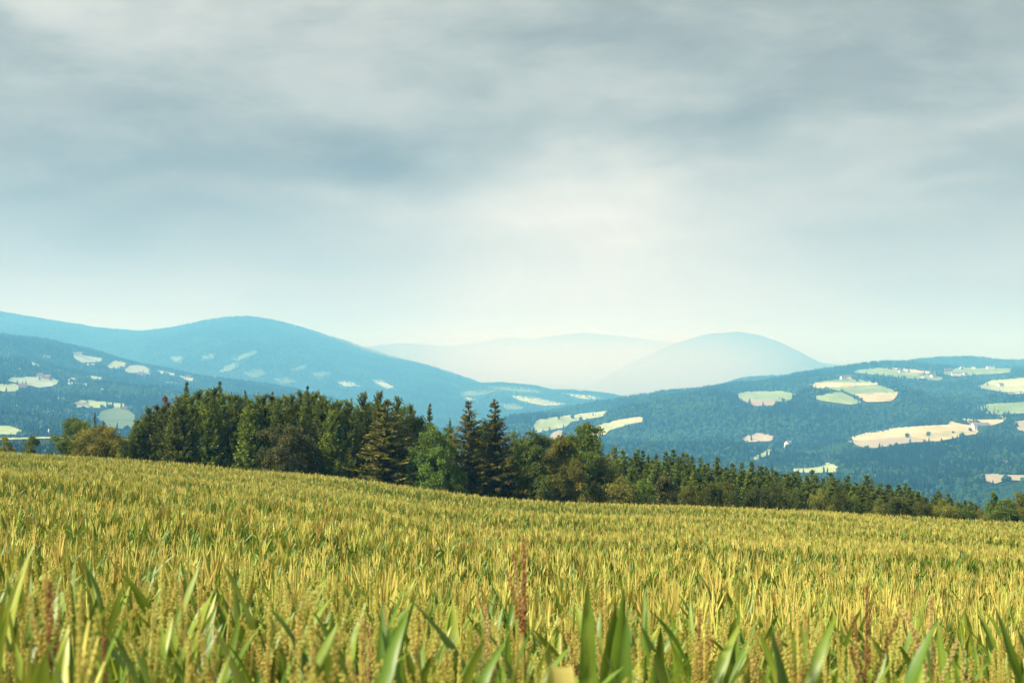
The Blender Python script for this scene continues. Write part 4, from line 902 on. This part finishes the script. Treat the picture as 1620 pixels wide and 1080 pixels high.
# rows run slightly aslant across the slope
RA = R(7); ca, sa = math.cos(RA), math.sin(RA)
rows = np.arange(-40, 260, .70); along = np.arange(-110, 110, .175)
A, B = np.meshgrid(along, rows); A = A + rs.uniform(-.08, .08, A.shape); B = B + rs.normal(0, .07, B.shape)
X = (A * ca - B * sa).ravel(); Y = (A * sa + B * ca).ravel()
ok = (Y > 3.2) & (Y < EDGE_Y + .8 + noise2(X * .2, X * 0, 8) * .6) & (np.abs(X) < .36 * Y * 1.18 + 6)
keep = rs.rand(len(X)) < np.where(Y < 45, .97, np.where(Y < 80, .86, .72))
X, Y = X[ok & keep], Y[ok & keep]
Zg = corn_top(X, Y) - CORN_H; n = len(X)
band = fbm(X * .035 + 40, Y * .11 + 7, 3, 201); patch = fbm(X * .22, Y * .3, 2, 205)
S = 1 + rs.normal(0, .035, n) + .05 * patch + .115 * band
low = sstep(.06, .34, -fbm(X * .026 + 11, Y * .062 + X * .012 + 3, 2, 231)) * sstep(12, 30, Y); S = S * (1 - .17 * low)
green = rs.rand(n) < np.clip(.16 - .85 * (band + .12) - .2 * patch, .03, .75)
var = np.where(green, 9 + rs.randint(0, 3, n), rs.randint(0, 9, n))
rotz = rs.uniform(0, 6.28, n); tilt = rs.normal(0, .05, (n, 2))
pxs, pys = pix_of(X, Y, Zg + CORN_H)
seen = np.nonzero((pxs > -40) & (pxs < 1660))[0]; near = seen[np.argsort(Y[seen])[:292]]
isn = np.zeros(n, bool); isn[near] = True
fo = ~isn
fld = scatter('maize_field', np.stack([X, Y, Zg], 1)[fo], np.stack([tilt[:, 0], tilt[:, 1], rotz], 1)[fo], np.stack([S, S, S], 1)[fo], var[fo], FARC, CM)
tag(fld, 'wide field of ripening golden green maize sloping to the trees', 'maize field', kind='stuff')
GL = 'maize plants in the nearest rows'
def plant(parts, loc, rot, s, label, extra=()):
    e = link('maize_plant', None, loc=loc); e.rotation_euler = rot; e.scale = (s, s, s); tag(e, label, 'maize plant', GL)
    for nm, me in parts: link(nm, me, e)
    for nm, me in extra: link(nm, me, e)
    return e
for i in near:
    lab = 'leafy maize plant without tassel in the nearest rows at the bottom' if green[i] else 'maize plant with golden tassel in the nearest rows at the bottom'
    plant(NEARP[var[i]], (X[i], Y[i], Zg[i]), (tilt[i, 0], tilt[i, 1], rotz[i]), S[i], lab)
# plants that stand out at the front: (px, py of the tip, distance, variant, tilt, label)
HERO = [(829, 852, 5.6, 0, 0, 'tallest maize tassel, brown and beaded, standing alone right of the middle'),
        (1372, 926, 5.4, 2, .02, 'tall straight golden tassel in the right third'), (1447, 938, 5.6, 4, -.03, 'tall brown tassel right of the straight golden one'),
        (14, 922, 4.9, 5, -.03, 'broad pale tassel at the left picture edge'), (1112, 950, 6.0, 6, .1, 'slanting brown tassel between middle and right third'),
        (470, 974, 5.8, 7, .0, 'upright brown tassel in the left third'), (574, 985, 5.2, 1, -.05, 'pale tassel leaning left, left of the middle'),
        (742, 962, 5.6, 3, -.02, 'reddish tassel just left of the tallest one'), (966, 968, 6.2, 8, .03, 'brown tassel right of the yellow folded leaf'),
        (1182, 1005, 4.9, 2, -.04, 'thick pale tassel low in the right half'), (203, 1010, 4.8, 6, .02, 'pinkish tassel low in the left quarter')]
M_htas = [foliage_mat('brown_tassel', [(.12, .045, .018), (.26, .11, .04), (.46, .25, .085), (.64, .43, .18)], .2, rough=.7, nscale=6, tw=.75),
          foliage_mat('rosy_tassel', [(.30, .14, .06), (.52, .30, .11), (.70, .50, .20), (.80, .66, .32)], .25, rough=.7, nscale=6, tw=.75)]
HT = []
for k in range(6):
    r_ = np.random.RandomState(500 + k); g = Geo(); tassel_geo(g, r_, CORN_H - .40, True, .40, 4 if k % 2 else 3, R(16 if k % 2 else 24), sz=1.12); HT.append(g.mesh('tassel', [M_htas[(0, 1, 0, 1, 1, 0)[k]]], True))
for px, py, d, v, tl, lab in HERO:
    u, vv = (float(q) for q in uv_of(px, py)); x = u * d; zg = float(corn_top(x, d)) - CORN_H
    s = (vv * d - zg) / CORN_H
    pts_ = [q for q in NEARP[v] if q[0] == 'stalk'] + [('tassel', HT[0 if px == 829 else v % 6])] + [q for q in NEARP[v] if q[0] == 'leaf'][:6]
    plant(pts_, (x - tl * 2.2, d, zg), (0, tl, px * .7), s, lab)
rr_ = np.random.RandomState(5)
def blade(px, py, d, W, L, az, e0, e1, lab, mat=M_leaf, hook=None, tone=.35, twist=.1):
    """a plant whose upright top leaf stands over its neighbours"""
    u, vv = (float(q) for q in uv_of(px, py)); x = u * d; zg = float(corn_top(x, d)) - CORN_H; zt = vv * d - zg
    g = Geo(); s0 = zt - L * (.97 if not hook else hook * .97); leaf_geo(g, rr_, s0, az, L, W, R(e0), R(e1), 12, twist, 0, .3, tone, hook)
    k = [q for q in NEARP[10] if q[0] != 'leaf'] + [q for q in NEARP[10] if q[0] == 'leaf'][:7]
    e = plant(k, (x, d, zg), (0, 0, 0), min(1.02, s0 / 1.62), lab)
    st = Geo(); st.tube([(0, 0, .2), (0, 0, s0 + .03)], [.012, .008], 6, tone=.4); ss = e.scale[0]
    o = link('leaf', g.mesh('leaf', [mat], True), e); o.scale = (1 / ss,) * 3
    o = link('stalk', st.mesh('stalk', [M_stalk], True), e); o.scale = (1 / ss,) * 3
blade(774, 952, 4.3, .066, .62, -.2, 84, 62, 'maize plant with broad dark green blade pointing up left of the middle', tone=.12)
blade(930, 926, 5.0, .070, .60, 1.5, 88, 84, 'maize plant with narrow yellow green upright blade right of the middle', tone=.55)
blade(1393, 972, 4.2, .066, .62, .3, 82, 55, 'maize plant with dark curved blade beside the straight golden tassel', tone=.10)
blade(1480, 955, 5.0, .065, .60, 2.6, 88, 78, 'maize plant with thin blade right of the brown tassel', tone=.2)
blade(985, 985, 4.6, .066, .62, 1.2, 87, 80, 'maize plant with upright green blade right of the yellow one', tone=.3)
blade(268, 1000, 4.4, .066, .60, 2.9, 86, 64, 'maize plant with broad upright blade in the left quarter', tone=.3)
blade(125, 985, 4.5, .066, .60, .4, 85, 66, 'maize plant with green blade near the left edge', tone=.25)
blade(650, 1000, 4.5, .075, .58, 2.2, 84, 60, 'maize plant with arched blade left of the broad dark one', tone=.2)
blade(880, 1036, 3.9, .07, .55, -1.45, 80, -68, 'maize plant with a folded bright yellow leaf at the bottom', M_yel, hook=.52, tone=.6, twist=0)
blade(1255, 1000, 4.5, .066, .60, 2.0, 86, 70, 'maize plant with upright blade low in the right half', tone=.25)

# ================================================================== AIR: rain veil and haze
def volume_mat(name, color, density, aniso):
    m = bpy.data.materials.new(name); m.use_nodes = True; t = m.node_tree; t.nodes.clear()
    v = t.nodes.new('ShaderNodeVolumePrincipled'); v.inputs['Color'].default_value = (*color, 1)
    v.inputs['Absorption Color'].default_value = (1, 1, 1, 1); v.inputs['Density'].default_value = density; v.inputs['Anisotropy'].default_value = aniso
    o = t.nodes.new('ShaderNodeOutputMaterial'); t.links.new(v.outputs[0], o.inputs['Volume'])
    return m
# the shower: a closed body, thickest in the middle and thinning out to its rim
nx, nz = 40, 14
def veil(px0, px1, depth, thick, dens, label, top=390, name='rain_veil'):
    us = np.linspace((px0 - 810) / F, (px1 - 810) / F, nx); zs = np.linspace(-250, top, nz); Vf, Vb = [], []
    for zz in zs:
        for i, uu in enumerate(us):
            a = i / (nx - 1); lens = math.sin(math.pi * a) ** 1.3 * (.8 + .2 * math.sin(7 * a + 1)); b = (zz + 250) / (top + 250)
            th = thick * lens * (1 - sstep(.35, 1.0, b)) + 2
            Vf.append((uu * depth, depth - th / 2, zz)); Vb.append((uu * depth, depth + th / 2, zz))
    V = np.array(Vf + Vb); N = nx * nz; Q = []
    for k in range(nz - 1):
        for i in range(nx - 1):
            a = k * nx + i; Q.append((a, a + 1, a + nx + 1, a + nx)); Q.append((N + a, N + a + nx, N + a + nx + 1, N + a + 1))
        a = k * nx; Q.append((a, a + nx, N + a + nx, N + a)); a = k * nx + nx - 1; Q.append((a, N + a, N + a + nx, a + nx))
    for i in range(nx - 1):
        Q.append((i, N + i, N + i + 1, i + 1)); a = (nz - 1) * nx + i; Q.append((a, a + 1, N + a + 1, N + a))
    tag(link(name, mesh_np(name, V, Q, mats=[volume_mat('rain', (1, .99, .96), dens, .4)])), label, 'rain', kind='stuff')
veil(470, 1350, 9250, 1500, 1.8e-3, 'pale curtain of rain hanging before the far mountains')
veil(660, 1170, 12700, 1600, 1.4e-3, 'dense rain behind the dome shaped mountain', 395)
g = Geo(); g.box((0, 8300, 30), (50000, 19400, 740))
tag(link('haze', g.mesh('haze', [volume_mat('haze', (.155, .55, 1.0), 1.85e-4, .1)])), 'pale blue haze filling the valley air', 'haze', kind='stuff')
